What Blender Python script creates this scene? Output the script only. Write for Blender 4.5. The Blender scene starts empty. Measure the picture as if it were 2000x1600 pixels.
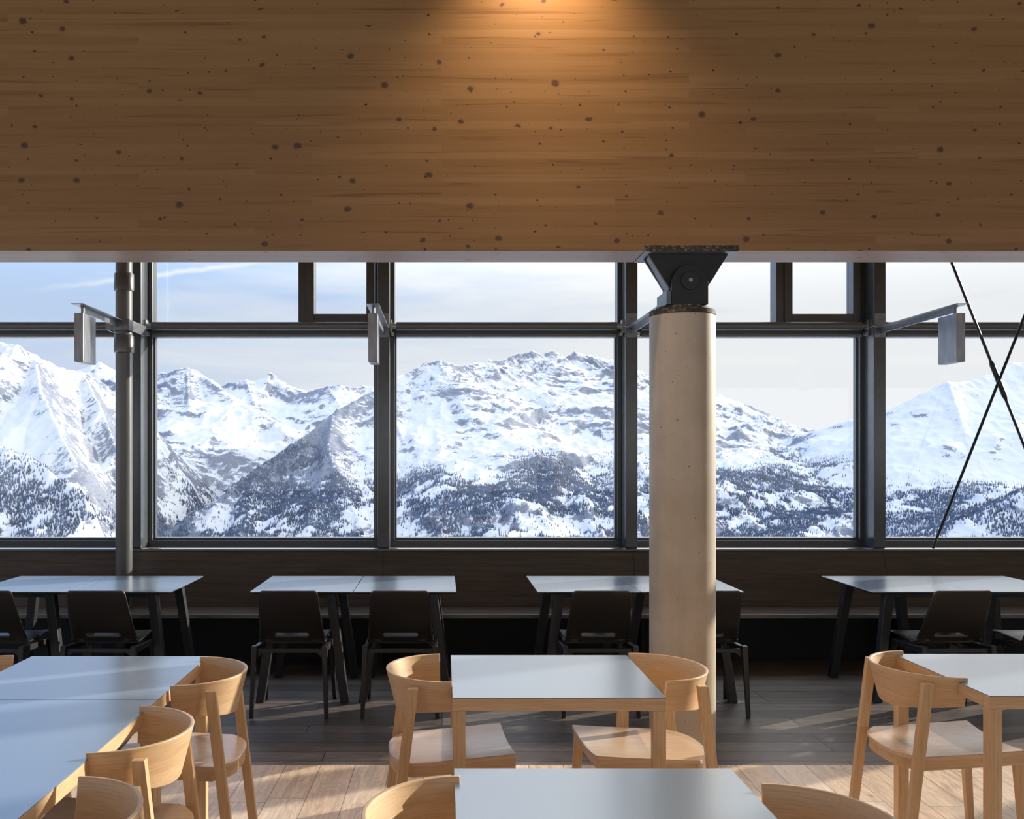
import bpy, math, random
import numpy as np
from mathutils import Vector, Matrix

random.seed(7)
rng = np.random.default_rng(11)
sc = bpy.context.scene
col = sc.collection
R = math.radians
PI = math.pi

# ------------------------------------------------------------------ camera
EYE = 1.65            # eye height
FPX = 1944.0          # focal length in pixels of the 2000 px wide frame
VX, VY = 863.0, 893.0  # vanishing point of the depth lines
cam_d = bpy.data.cameras.new('camera')
cam = bpy.data.objects.new('camera', cam_d)
col.objects.link(cam)
cam.location = (0, 0, EYE)
cam.rotation_euler = (R(90), 0, 0)
cam_d.sensor_fit = 'HORIZONTAL'
cam_d.sensor_width = 36.0
cam_d.lens = 36.0 * FPX / 2000.0
cam_d.shift_x = (1000 - VX) / 2000.0
cam_d.shift_y = (VY - 800) / 2000.0
cam_d.clip_start = 0.05
cam_d.clip_end = 30000
sc.camera = cam

# ------------------------------------------------------------------ view, world, sun
sc.view_settings.view_transform = 'Standard'
sc.view_settings.look = 'None'
sc.view_settings.gamma = 1.0
sc.view_settings.use_curve_mapping = False
sc.view_settings.exposure = 0.42
sc.cycles.use_denoising = True
sc.cycles.sample_clamp_indirect = 6.0
sc.cycles.max_bounces = 10
sc.cycles.diffuse_bounces = 6
sc.cycles.glossy_bounces = 4
sc.cycles.transparent_max_bounces = 16
sc.cycles.caustics_reflective = False
sc.cycles.caustics_refractive = False

SUN_AZ, SUN_EL = R(61), R(15.5)     # azimuth from the view axis towards the right, height
SUN_DIR = Vector((math.sin(SUN_AZ) * math.cos(SUN_EL), math.cos(SUN_AZ) * math.cos(SUN_EL), math.sin(SUN_EL)))
SUN_E = 5.8
sun_d = bpy.data.lights.new('sun', 'SUN')
sun = bpy.data.objects.new('sun', sun_d)
col.objects.link(sun)
sun_d.energy = SUN_E
sun_d.angle = R(0.6)
sun_d.color = (1.0, 0.90, 0.76)
sun.rotation_euler = SUN_DIR.to_track_quat('Z', 'Y').to_euler()

world = bpy.data.worlds.new('winter_sky')
sc.world = world
world.use_nodes = True
wt = world.node_tree
wt.nodes.clear()
def WN(t, **kw):
    n = wt.nodes.new(t)
    for k, v in kw.items():
        setattr(n, k, v)
    return n
wl = wt.links.new
w_out = WN('ShaderNodeOutputWorld')
w_bg = WN('ShaderNodeBackground')
wl(w_bg.outputs[0], w_out.inputs[0])
w_tc = WN('ShaderNodeTexCoord')
w_sep = WN('ShaderNodeSeparateXYZ')
wl(w_tc.outputs['Generated'], w_sep.inputs[0])
# gradient by elevation, whiter towards the sun side (+x)
w_el = WN('ShaderNodeValToRGB')
w_el.color_ramp.elements[0].position = 0.0
w_el.color_ramp.elements[0].color = (0.70, 0.73, 0.80, 1)
w_el.color_ramp.elements[1].position = 0.75
w_el.color_ramp.elements[1].color = (0.26, 0.38, 0.62, 1)
e = w_el.color_ramp.elements.new(0.12); e.color = (0.52, 0.64, 0.84, 1)
e = w_el.color_ramp.elements.new(0.30); e.color = (0.27, 0.45, 0.80, 1)
wl(w_sep.outputs['Z'], w_el.inputs[0])
# cloud veil: streaky noise
w_map = WN('ShaderNodeMapping')
w_map.inputs['Scale'].default_value = (2.2, 2.2, 13.0)
w_map.inputs['Rotation'].default_value = (0.0, 0.10, 0.0)
wl(w_tc.outputs['Generated'], w_map.inputs[0])
w_n = WN('ShaderNodeTexNoise')
w_n.inputs['Scale'].default_value = 1.6
w_n.inputs['Detail'].default_value = 7
w_n.inputs['Roughness'].default_value = 0.55
w_n.inputs['Distortion'].default_value = 0.4
wl(w_map.outputs[0], w_n.inputs['Vector'])
w_side = WN('ShaderNodeMapRange')
w_side.inputs['From Min'].default_value = -0.45
w_side.inputs['From Max'].default_value = 0.25
w_side.inputs['To Min'].default_value = -0.28
w_side.inputs['To Max'].default_value = 0.42
wl(w_sep.outputs['X'], w_side.inputs['Value'])
w_add = WN('ShaderNodeMath', operation='ADD')
wl(w_n.outputs['Fac'], w_add.inputs[0]); wl(w_side.outputs[0], w_add.inputs[1])
w_veil = WN('ShaderNodeMapRange')
w_veil.inputs['From Min'].default_value = 0.36
w_veil.inputs['From Max'].default_value = 0.80
w_veil.clamp = True
wl(w_add.outputs[0], w_veil.inputs['Value'])
w_mix = WN('ShaderNodeMixRGB')
w_mix.inputs['Color2'].default_value = (0.84, 0.85, 0.87, 1)
wl(w_veil.outputs[0], w_mix.inputs['Fac'])
wl(w_el.outputs[0], w_mix.inputs['Color1'])
# a condensation trail on the left
w_dot = WN('ShaderNodeVectorMath', operation='DOT_PRODUCT')
def ray(px, py):
    return Vector(((px - VX) / FPX, 1.0, (VY - py) / FPX)).normalized()
trail_n = ray(100, 562).cross(ray(500, 513)).normalized()
w_dot.inputs[1].default_value = trail_n
w_nrm = WN('ShaderNodeVectorMath', operation='NORMALIZE')
wl(w_tc.outputs['Generated'], w_nrm.inputs[0])
w_n2 = WN('ShaderNodeTexNoise')
w_n2.inputs['Scale'].default_value = 60
w_n2.inputs['Detail'].default_value = 3
wl(w_nrm.outputs[0], w_n2.inputs['Vector'])
w_n2s = WN('ShaderNodeMath', operation='MULTIPLY_ADD')
w_n2s.inputs[1].default_value = 0.006; w_n2s.inputs[2].default_value = -0.003
wl(w_n2.outputs['Fac'], w_n2s.inputs[0])
wl(w_nrm.outputs[0], w_dot.inputs[0])
w_wob = WN('ShaderNodeMath', operation='ADD')
wl(w_dot.outputs['Value'], w_wob.inputs[0]); wl(w_n2s.outputs[0], w_wob.inputs[1])
w_abs = WN('ShaderNodeMath', operation='ABSOLUTE')
wl(w_wob.outputs[0], w_abs.inputs[0])
w_tr = WN('ShaderNodeMapRange')
w_tr.inputs['From Min'].default_value = 0.0
w_tr.inputs['From Max'].default_value = 0.0035
w_tr.inputs['To Min'].default_value = 0.65
w_tr.inputs['To Max'].default_value = 0.0
wl(w_abs.outputs[0], w_tr.inputs['Value'])
w_xl = WN('ShaderNodeMapRange')
w_xl.inputs['From Min'].default_value = -0.12
w_xl.inputs['From Max'].default_value = -0.22
w_sep2 = WN('ShaderNodeSeparateXYZ')
wl(w_nrm.outputs[0], w_sep2.inputs[0])
wl(w_sep2.outputs['X'], w_xl.inputs['Value'])
w_xr = WN('ShaderNodeMapRange')
w_xr.inputs['From Min'].default_value = -0.385
w_xr.inputs['From Max'].default_value = -0.30
wl(w_sep2.outputs['X'], w_xr.inputs['Value'])
w_m1 = WN('ShaderNodeMath', operation='MULTIPLY')
wl(w_tr.outputs[0], w_m1.inputs[0]); wl(w_xl.outputs[0], w_m1.inputs[1])
w_m2 = WN('ShaderNodeMath', operation='MULTIPLY')
wl(w_m1.outputs[0], w_m2.inputs[0]); wl(w_xr.outputs[0], w_m2.inputs[1])
w_mix2 = WN('ShaderNodeMixRGB')
w_mix2.inputs['Color2'].default_value = (0.88, 0.88, 0.88, 1)
wl(w_m2.outputs[0], w_mix2.inputs['Fac']); wl(w_mix.outputs[0], w_mix2.inputs['Color1'])
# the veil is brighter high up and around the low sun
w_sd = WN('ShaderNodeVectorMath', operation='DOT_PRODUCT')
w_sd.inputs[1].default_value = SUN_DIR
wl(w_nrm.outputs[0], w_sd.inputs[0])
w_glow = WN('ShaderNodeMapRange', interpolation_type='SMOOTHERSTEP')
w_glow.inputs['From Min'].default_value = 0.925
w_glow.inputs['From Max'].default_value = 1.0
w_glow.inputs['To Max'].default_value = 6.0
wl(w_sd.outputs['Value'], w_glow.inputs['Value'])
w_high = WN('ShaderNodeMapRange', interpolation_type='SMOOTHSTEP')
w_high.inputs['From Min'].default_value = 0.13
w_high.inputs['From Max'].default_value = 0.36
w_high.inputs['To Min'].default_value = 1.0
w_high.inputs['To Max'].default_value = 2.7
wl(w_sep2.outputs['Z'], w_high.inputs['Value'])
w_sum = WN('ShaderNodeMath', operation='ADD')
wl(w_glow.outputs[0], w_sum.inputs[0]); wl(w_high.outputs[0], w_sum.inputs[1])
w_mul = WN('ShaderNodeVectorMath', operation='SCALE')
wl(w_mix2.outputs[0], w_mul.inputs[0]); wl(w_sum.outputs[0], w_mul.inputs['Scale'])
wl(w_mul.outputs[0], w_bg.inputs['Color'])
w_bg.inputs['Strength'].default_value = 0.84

# ------------------------------------------------------------------ material helpers
def new_mat(name):
    m = bpy.data.materials.new(name)
    m.use_nodes = True
    nt = m.node_tree
    b = nt.nodes['Principled BSDF']
    return m, nt, b

def nd(nt, t, ins=None, **kw):
    n = nt.nodes.new(t)
    for k, v in kw.items():
        setattr(n, k, v)
    if ins:
        for k, v in ins.items():
            n.inputs[k].default_value = v
    return n

def ramp(nt, stops, src=None, interp='LINEAR'):
    r = nt.nodes.new('ShaderNodeValToRGB')
    cr = r.color_ramp
    cr.interpolation = interp
    cr.elements[0].position = stops[0][0]; cr.elements[0].color = (*stops[0][1], 1)
    cr.elements[1].position = stops[-1][0]; cr.elements[1].color = (*stops[-1][1], 1)
    for p, c in stops[1:-1]:
        e = cr.elements.new(p); e.color = (*c, 1)
    if src is not None:
        nt.links.new(src, r.inputs[0])
    return r

def mixrgb(nt, fac, a, b, blend='MIX'):
    n = nt.nodes.new('ShaderNodeMixRGB')
    n.blend_type = blend
    for i, v in ((0, fac), (1, a), (2, b)):
        if isinstance(v, (int, float)):
            n.inputs[i].default_value = v
        elif isinstance(v, tuple):
            n.inputs[i].default_value = (*v, 1)
        else:
            nt.links.new(v, n.inputs[i])
    return n.outputs[0]

def mth(nt, op, a, b=None, c=None):
    n = nt.nodes.new('ShaderNodeMath'); n.operation = op
    for i, v in enumerate((a, b, c)):
        if v is None: continue
        if isinstance(v, (int, float)): n.inputs[i].default_value = v
        else: nt.links.new(v, n.inputs[i])
    return n.outputs[0]

def flat(name, color, rough=0.5, metal=0.0, noise=0.0, nscale=30.0, bump=0.0, spec=0.5, stretch=(1, 1, 1)):
    m, nt, b = new_mat(name)
    b.inputs['Roughness'].default_value = rough
    b.inputs['Metallic'].default_value = metal
    b.inputs['Specular IOR Level'].default_value = spec
    tc = nd(nt, 'ShaderNodeTexCoord')
    mp = nd(nt, 'ShaderNodeMapping', {'Scale': stretch})
    nt.links.new(tc.outputs['Object'], mp.inputs[0])
    n = nd(nt, 'ShaderNodeTexNoise', {'Scale': nscale, 'Detail': 4.0})
    nt.links.new(mp.outputs[0], n.inputs['Vector'])
    lo = tuple(c * (1 - noise) for c in color); hi = tuple(min(1, c * (1 + noise)) for c in color)
    r = ramp(nt, [(0.3, lo), (0.7, hi)], n.outputs['Fac'])
    nt.links.new(r.outputs[0], b.inputs['Base Color'])
    if bump:
        bp = nd(nt, 'ShaderNodeBump', {'Strength': bump, 'Distance': 0.002})
        nt.links.new(n.outputs['Fac'], bp.inputs['Height'])
        nt.links.new(bp.outputs[0], b.inputs['Normal'])
    return m

def oak(name, axis, uv=False, light=(0.74, 0.53, 0.325), dark=(0.61, 0.405, 0.225), rough=0.42):
    """light oak with fine grain running along one axis"""
    m, nt, b = new_mat(name)
    b.inputs['Roughness'].default_value = rough
    b.inputs['Specular IOR Level'].default_value = 0.45
    tc = nd(nt, 'ShaderNodeTexCoord')
    s = {'x': (1.6, 38, 38), 'y': (38, 1.6, 38), 'z': (38, 38, 1.6)}[axis]
    mp = nd(nt, 'ShaderNodeMapping', {'Scale': s})
    nt.links.new(tc.outputs['UV' if uv else 'Object'], mp.inputs[0])
    n = nd(nt, 'ShaderNodeTexNoise', {'Scale': 1.0, 'Detail': 6.0, 'Roughness': 0.6, 'Distortion': 0.6})
    nt.links.new(mp.outputs[0], n.inputs['Vector'])
    s2 = tuple(v * 6 for v in s)
    mp2 = nd(nt, 'ShaderNodeMapping', {'Scale': s2})
    nt.links.new(tc.outputs['UV' if uv else 'Object'], mp2.inputs[0])
    n2 = nd(nt, 'ShaderNodeTexNoise', {'Scale': 1.0, 'Detail': 3.0})
    nt.links.new(mp2.outputs[0], n2.inputs['Vector'])
    r = ramp(nt, [(0.28, dark), (0.5, tuple(0.5 * (p + q) for p, q in zip(light, dark))), (0.68, light)], n.outputs['Fac'])
    r2 = ramp(nt, [(0.35, (0.80, 0.77, 0.72)), (0.55, (1, 1, 1))], n2.outputs['Fac'])
    c = mixrgb(nt, 0.7, r.outputs[0], r2.outputs[0], 'MULTIPLY')
    nt.links.new(c, b.inputs['Base Color'])
    bp = nd(nt, 'ShaderNodeBump', {'Strength': 0.12, 'Distance': 0.001})
    nt.links.new(n2.outputs['Fac'], bp.inputs['Height'])
    nt.links.new(bp.outputs[0], b.inputs['Normal'])
    return m

def plank_floor(name, rot, length, width, cols, seam, rough, grain_amt, knot=True, spec=0.5, gap=0.0018):
    """planks running along local x after rotation rot; brick texture gives rows"""
    m, nt, b = new_mat(name)
    b.inputs['Specular IOR Level'].default_value = spec
    tc = nd(nt, 'ShaderNodeTexCoord')
    mp = nd(nt, 'ShaderNodeMapping', {'Rotation': (0, 0, rot)})
    nt.links.new(tc.outputs['Object'], mp.inputs[0])
    br = nd(nt, 'ShaderNodeTexBrick', {'Scale': 1.0, 'Mortar Size': gap, 'Mortar Smooth': 0.2,
            'Brick Width': length, 'Row Height': width, 'Color1': (0, 0, 0, 1), 'Color2': (1, 1, 1, 1), 'Mortar': (0.5, 0.5, 0.5, 1)})
    br.offset = 0.37; br.offset_frequency = 3; br.squash = 0.8; br.squash_frequency = 5
    nt.links.new(mp.outputs[0], br.inputs['Vector'])
    # per plank random offset for the grain
    sep = nd(nt, 'ShaderNodeSeparateColor')
    nt.links.new(br.outputs['Color'], sep.inputs[0])
    rnd = sep.outputs[0]
    off = nd(nt, 'ShaderNodeCombineXYZ')
    nt.links.new(mth(nt, 'MULTIPLY', rnd, 37.0), off.inputs[0])
    nt.links.new(mth(nt, 'MULTIPLY', rnd, 91.0), off.inputs[1])
    va = nd(nt, 'ShaderNodeVectorMath', operation='ADD')
    nt.links.new(mp.outputs[0], va.inputs[0]); nt.links.new(off.outputs[0], va.inputs[1])
    st = nd(nt, 'ShaderNodeMapping', {'Scale': (1.6, 16, 1)})
    nt.links.new(va.outputs[0], st.inputs[0])
    g = nd(nt, 'ShaderNodeTexNoise', {'Scale': 1.3, 'Detail': 8.0, 'Roughness': 0.62, 'Distortion': 1.6})
    nt.links.new(st.outputs[0], g.inputs['Vector'])
    st2 = nd(nt, 'ShaderNodeMapping', {'Scale': (1.0, 5.0, 1)})
    nt.links.new(va.outputs[0], st2.inputs[0])
    wv = nd(nt, 'ShaderNodeTexNoise', {'Scale': 1.5, 'Detail': 2.0, 'Distortion': 1.0})
    nt.links.new(st2.outputs[0], wv.inputs['Vector'])
    rings = mth(nt, 'SINE', mth(nt, 'MULTIPLY', wv.outputs['Fac'], 95.0))
    rr = ramp(nt, [(0.0, (0.78, 0.74, 0.70)), (0.55, (1, 1, 1))], mth(nt, 'MULTIPLY_ADD', rings, 0.5, 0.5))
    base = ramp(nt, [(0.0, cols[0]), (0.5, cols[1]), (1.0, cols[2])], rnd)
    gr = ramp(nt, [(0.3, (1 - grain_amt,) * 3), (0.62, (1.05, 1.05, 1.05))], g.outputs['Fac'])
    c = mixrgb(nt, 1.0, base.outputs[0], gr.outputs[0], 'MULTIPLY')
    c = mixrgb(nt, 0.55, c, rr.outputs[0], 'MULTIPLY')
    if knot:
        vo = nd(nt, 'ShaderNodeTexVoronoi', {'Scale': 2.3, 'Randomness': 1.0})
        st3 = nd(nt, 'ShaderNodeMapping', {'Scale': (0.8, 1.6, 1)})
        nt.links.new(va.outputs[0], st3.inputs[0]); nt.links.new(st3.outputs[0], vo.inputs['Vector'])
        kr = ramp(nt, [(0.02, (0.22, 0.15, 0.10)), (0.075, (1, 1, 1))], vo.outputs['Distance'])
        c = mixrgb(nt, 0.85, c, kr.outputs[0], 'MULTIPLY')
    c = mixrgb(nt, br.outputs['Fac'], c, seam)
    nt.links.new(c, b.inputs['Base Color'])
    rg = ramp(nt, [(0.3, (rough - 0.07,) * 3), (0.7, (rough + 0.1,) * 3)], g.outputs['Fac'])
    nt.links.new(rg.outputs[0], b.inputs['Roughness'])
    hgt = mth(nt, 'SUBTRACT', g.outputs['Fac'], mth(nt, 'MULTIPLY', br.outputs['Fac'], 1.5))
    bp = nd(nt, 'ShaderNodeBump', {'Strength': 0.6, 'Distance': 0.002})
    nt.links.new(hgt, bp.inputs['Height'])
    nt.links.new(bp.outputs[0], b.inputs['Normal'])
    return m

def glulam(name):
    """spruce glued laminated timber: 40 mm lamellas along x, knots and resin specks"""
    m, nt, b = new_mat(name)
    b.inputs['Roughness'].default_value = 0.40
    b.inputs['Specular IOR Level'].default_value = 0.5
    tc = nd(nt, 'ShaderNodeTexCoord')
    sx = nd(nt, 'ShaderNodeSeparateXYZ'); nt.links.new(tc.outputs['Object'], sx.inputs[0])
    cx = nd(nt, 'ShaderNodeCombineXYZ')   # x, z -> lamella plane; y folds in for the underside
    nt.links.new(sx.outputs[0], cx.inputs[0])
    nt.links.new(mth(nt, 'ADD', sx.outputs[2], mth(nt, 'MULTIPLY', sx.outputs[1], 0.999)), cx.inputs[1])
    P = cx.outputs[0]
    br = nd(nt, 'ShaderNodeTexBrick', {'Scale': 1.0, 'Mortar Size': 0.0006, 'Mortar Smooth': 0.5, 'Brick Width': 2.3,
            'Row Height': 0.0405, 'Color1': (0, 0, 0, 1), 'Color2': (1, 1, 1, 1), 'Mortar': (0.5, 0.5, 0.5, 1)})
    br.offset = 0.43; br.offset_frequency = 2; br.squash = 0.7; br.squash_frequency = 3
    nt.links.new(P, br.inputs['Vector'])
    sep = nd(nt, 'ShaderNodeSeparateColor'); nt.links.new(br.outputs['Color'], sep.inputs[0])
    rnd = sep.outputs[0]
    off = nd(nt, 'ShaderNodeCombineXYZ')
    nt.links.new(mth(nt, 'MULTIPLY', rnd, 53.0), off.inputs[0]); nt.links.new(mth(nt, 'MULTIPLY', rnd, 17.0), off.inputs[2])
    va = nd(nt, 'ShaderNodeVectorMath', operation='ADD')
    nt.links.new(P, va.inputs[0]); nt.links.new(off.outputs[0], va.inputs[1])
    st = nd(nt, 'ShaderNodeMapping', {'Scale': (0.9, 34, 1)})
    nt.links.new(va.outputs[0], st.inputs[0])
    g = nd(nt, 'ShaderNodeTexNoise', {'Scale': 1.2, 'Detail': 6.0, 'Roughness': 0.55, 'Distortion': 0.9})
    nt.links.new(st.outputs[0], g.inputs['Vector'])
    base = ramp(nt, [(0.0, (0.300, 0.158, 0.054)), (0.5, (0.330, 0.177, 0.064)), (1.0, (0.365, 0.202, 0.078))], rnd)
    gr = ramp(nt, [(0.30, (0.60, 0.54, 0.48)), (0.42, (0.93, 0.92, 0.90)), (0.7, (1.03, 1.03, 1.02))], g.outputs['Fac'])
    c = mixrgb(nt, 0.9, base.outputs[0], gr.outputs[0], 'MULTIPLY')
    # larger knots, their outlines a little irregular
    kn = nd(nt, 'ShaderNodeTexNoise', {'Scale': 22.0, 'Detail': 2.0}); nt.links.new(P, kn.inputs['Vector'])
    kw = nd(nt, 'ShaderNodeVectorMath', {'Scale': 0.022}, operation='SCALE'); nt.links.new(kn.outputs['Color'], kw.inputs[0])
    pw = nd(nt, 'ShaderNodeVectorMath', operation='ADD'); nt.links.new(P, pw.inputs[0]); nt.links.new(kw.outputs[0], pw.inputs[1])
    PW = pw.outputs[0]
    def knots(scale, sc_, r0, r1, colr, amt, thr, seedoff):
        s = nd(nt, 'ShaderNodeMapping', {'Scale': sc_, 'Location': (seedoff, seedoff * 0.7, 0)})
        nt.links.new(PW, s.inputs[0])
        v = nd(nt, 'ShaderNodeTexVoronoi', {'Scale': scale, 'Randomness': 1.0}, voronoi_dimensions='2D')
        nt.links.new(s.outputs[0], v.inputs['Vector'])
        sp = nd(nt, 'ShaderNodeSeparateColor'); nt.links.new(v.outputs['Color'], sp.inputs[0])
        on = mth(nt, 'GREATER_THAN', sp.outputs[0], thr)
        # radius varies from knot to knot
        rad = mth(nt, 'MULTIPLY_ADD', mth(nt, 'POWER', sp.outputs[1], 1.5), 1.15, 0.4)
        dd = mth(nt, 'DIVIDE', v.outputs['Distance'], rad)
        k = nd(nt, 'ShaderNodeMapRange', {'From Min': r0, 'From Max': r1, 'To Min': 1.0, 'To Max': 0.0})
        nt.links.new(dd, k.inputs['Value'])
        f = mth(nt, 'MULTIPLY', mth(nt, 'MULTIPLY', k.outputs[0], on), amt)
        return f, colr
    for (scale, sc_, r0, r1, colr, amt, thr, so) in (
            (5.6, (0.85, 1.1, 1), 0.055, 0.20, (0.30, 0.165, 0.07), 0.6, 0.40, 0.0),
            (5.6, (0.85, 1.1, 1), 0.045, 0.088, (0.085, 0.045, 0.022), 0.92, 0.40, 0.0),
            (9.5, (0.9, 1.1, 1), 0.032, 0.056, (0.05, 0.028, 0.015), 0.95, 0.62, 3.3),
            (13.0, (0.95, 1.1, 1), 0.026, 0.046, (0.06, 0.03, 0.015), 0.85, 0.72, 5.7),
            (7.0, (0.28, 1.6, 1), 0.016, 0.026, (0.04, 0.022, 0.012), 0.95, 0.80, 8.1)):
        f, cc = knots(scale, sc_, r0, r1, colr, amt, thr, so)
        c = mixrgb(nt, f, c, cc)
    c = mixrgb(nt, mth(nt, 'MULTIPLY', br.outputs['Fac'], 0.5), c, (0.25, 0.15, 0.08))
    nt.links.new(c, b.inputs['Base Color'])
    bp = nd(nt, 'ShaderNodeBump', {'Strength': 0.1, 'Distance': 0.001})
    nt.links.new(g.outputs['Fac'], bp.inputs['Height']); nt.links.new(bp.outputs[0], b.inputs['Normal'])
    return m

def concrete():
    m, nt, b = new_mat('fair_faced_concrete')
    b.inputs['Roughness'].default_value = 0.45
    tc = nd(nt, 'ShaderNodeTexCoord')
    n = nd(nt, 'ShaderNodeTexNoise', {'Scale': 3.0, 'Detail': 7.0, 'Roughness': 0.6})
    nt.links.new(tc.outputs['Object'], n.inputs['Vector'])
    st = nd(nt, 'ShaderNodeMapping', {'Scale': (14, 14, 0.6)})
    nt.links.new(tc.outputs['Object'], st.inputs[0])
    n2 = nd(nt, 'ShaderNodeTexNoise', {'Scale': 1.0, 'Detail': 3.0}); nt.links.new(st.outputs[0], n2.inputs['Vector'])
    r = ramp(nt, [(0.3, (0.46, 0.395, 0.31)), (0.7, (0.61, 0.545, 0.45))], n.outputs['Fac'])
    r2 = ramp(nt, [(0.3, (0.88, 0.87, 0.85)), (0.65, (1, 1, 1))], n2.outputs['Fac'])
    c = mixrgb(nt, 0.8, r.outputs[0], r2.outputs[0], 'MULTIPLY')
    for s, a, t in ((16.0, 0.05, 0.55), (34.0, 0.07, 0.72)):
        v = nd(nt, 'ShaderNodeTexVoronoi', {'Scale': s}); nt.links.new(tc.outputs['Object'], v.inputs['Vector'])
        sp = nd(nt, 'ShaderNodeSeparateColor'); nt.links.new(v.outputs['Color'], sp.inputs[0])
        on = mth(nt, 'GREATER_THAN', sp.outputs[0], t)
        k = nd(nt, 'ShaderNodeMapRange', {'From Min': a, 'From Max': a * 1.9, 'To Min': 0.85, 'To Max': 0.0})
        nt.links.new(v.outputs['Distance'], k.inputs['Value'])
        c = mixrgb(nt, mth(nt, 'MULTIPLY', k.outputs[0], on), c, (0.12, 0.09, 0.06))
    nt.links.new(c, b.inputs['Base Color'])
    return m

def mill_scale():
    m, nt, b = new_mat('mill_scale_steel_edge')
    b.inputs['Roughness'].default_value = 0.7
    tc = nd(nt, 'ShaderNodeTexCoord')
    n = nd(nt, 'ShaderNodeTexNoise', {'Scale': 60.0, 'Detail': 6.0, 'Roughness': 0.7})
    nt.links.new(tc.outputs['Object'], n.inputs['Vector'])
    r = ramp(nt, [(0.42, (0.025, 0.02, 0.016)), (0.56, (0.10, 0.075, 0.05)), (0.68, (0.42, 0.36, 0.28))], n.outputs['Fac'])
    nt.links.new(r.outputs[0], b.inputs['Base Color'])
    return m

def glass_mat():
    m = bpy.data.materials.new('window_glass'); m.use_nodes = True
    nt = m.node_tree; nt.nodes.clear()
    out = nd(nt, 'ShaderNodeOutputMaterial')
    tr = nd(nt, 'ShaderNodeBsdfTransparent'); tr.inputs[0].default_value = (0.97, 0.98, 0.98, 1)
    gl = nd(nt, 'ShaderNodeBsdfGlossy'); gl.inputs['Roughness'].default_value = 0.0
    lw = nd(nt, 'ShaderNodeLayerWeight', {'Blend': 0.5})
    fr = mth(nt, 'MULTIPLY_ADD', mth(nt, 'POWER', lw.outputs['Facing'], 5.0), 0.9, 0.035)
    mx = nd(nt, 'ShaderNodeMixShader')
    nt.links.new(fr, mx.inputs[0]); nt.links.new(tr.outputs[0], mx.inputs[1]); nt.links.new(gl.outputs[0], mx.inputs[2])
    nt.links.new(mx.outputs[0], out.inputs[0])
    return m

def snow_rock(name, scale=1.0, rock=0.5, warm=0.0):
    """snow broken by rock bands and scrub; mask from noise and from how steep the ground is"""
    m, nt, b = new_mat(name)
    b.inputs['Roughness'].default_value = 0.75
    b.inputs['Specular IOR Level'].default_value = 0.2
    tc = nd(nt, 'ShaderNodeTexCoord')
    geo = nd(nt, 'ShaderNodeNewGeometry')
    at = nd(nt, 'ShaderNodeAttribute'); at.attribute_name = 'rockmask'
    fl = nd(nt, 'ShaderNodeAttribute'); fl.attribute_name = 'flow'
    st = nd(nt, 'ShaderNodeMapping', {'Scale': (0.06, 0.020, 1.0)})
    nt.links.new(fl.outputs['Vector'], st.inputs[0])
    n = nd(nt, 'ShaderNodeTexNoise', {'Scale': 1.0 * scale, 'Detail': 6.0, 'Roughness': 0.8, 'Distortion': 0.8})
    nt.links.new(st.outputs[0], n.inputs['Vector'])
    st3 = nd(nt, 'ShaderNodeMapping', {'Scale': (0.10, 0.06, 0.10)})
    nt.links.new(tc.outputs['Object'], st3.inputs[0])
    n3 = nd(nt, 'ShaderNodeTexNoise', {'Scale': 1.0, 'Detail': 5.0, 'Roughness': 0.85})
    nt.links.new(st3.outputs[0], n3.inputs['Vector'])
    n2 = nd(nt, 'ShaderNodeTexNoise', {'Scale': 0.0028, 'Detail': 4.0, 'Roughness': 0.6})
    nt.links.new(tc.outputs['Object'], n2.inputs['Vector'])
    s = mth(nt, 'ADD', mth(nt, 'MULTIPLY', n.outputs['Fac'], 0.75), mth(nt, 'MULTIPLY', n3.outputs['Fac'], 0.45))
    s = mth(nt, 'ADD', s, mth(nt, 'MULTIPLY', at.outputs['Fac'], 0.34))
    s = mth(nt, 'ADD', s, mth(nt, 'MULTIPLY', n2.outputs['Fac'], 0.45))
    k = nd(nt, 'ShaderNodeMapRange', {'From Min': 0.975 - 0.1 * rock, 'From Max': 1.02 - 0.1 * rock})
    nt.links.new(s, k.inputs['Value'])
    rc = ramp(nt, [(0.3, (0.085, 0.10, 0.14)), (0.7, (0.22, 0.24, 0.29))], n3.outputs['Fac'])
    c = mixrgb(nt, k.outputs[0], (0.53, 0.545, 0.575), rc.outputs[0])
    nt.links.new(c, b.inputs['Base Color'])
    bp = nd(nt, 'ShaderNodeBump', {'Strength': 0.5, 'Distance': 3.0})
    nt.links.new(n.outputs['Fac'], bp.inputs['Height']); nt.links.new(bp.outputs[0], b.inputs['Normal'])
    return m

M = {}
M['oak_x'] = oak('oak_grain_x', 'x'); M['oak_y'] = oak('oak_grain_y', 'y'); M['oak_z'] = oak('oak_grain_z', 'z')
M['oak_uv'] = oak('oak_veneer_bent', 'x', uv=True)
M['seat_oak'] = oak('oak_veneer_seat', 'x', light=(0.76, 0.57, 0.40), dark=(0.66, 0.47, 0.31), rough=0.33)
M['laminate'] = flat('grey_laminate', (0.19, 0.25, 0.33), rough=0.24, noise=0.0, nscale=400)
M['laminate_far'] = flat('grey_laminate_matt', (0.19, 0.25, 0.33), rough=0.22, noise=0.0, nscale=400)
for k_ in ('laminate', 'laminate_far'):
    M[k_].node_tree.nodes['Principled BSDF'].inputs['IOR'].default_value = 2.45
M['laminate_edge'] = flat('dark_laminate_edge', (0.05, 0.055, 0.065), rough=0.4)
M['black_ply'] = flat('black_stained_plywood', (0.012, 0.0105, 0.010), rough=0.36, noise=0.15, nscale=40, stretch=(1, 1, 8))
M['black_seat'] = flat('black_stained_seat', (0.03, 0.03, 0.032), rough=0.30, noise=0.1, nscale=40)
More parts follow.
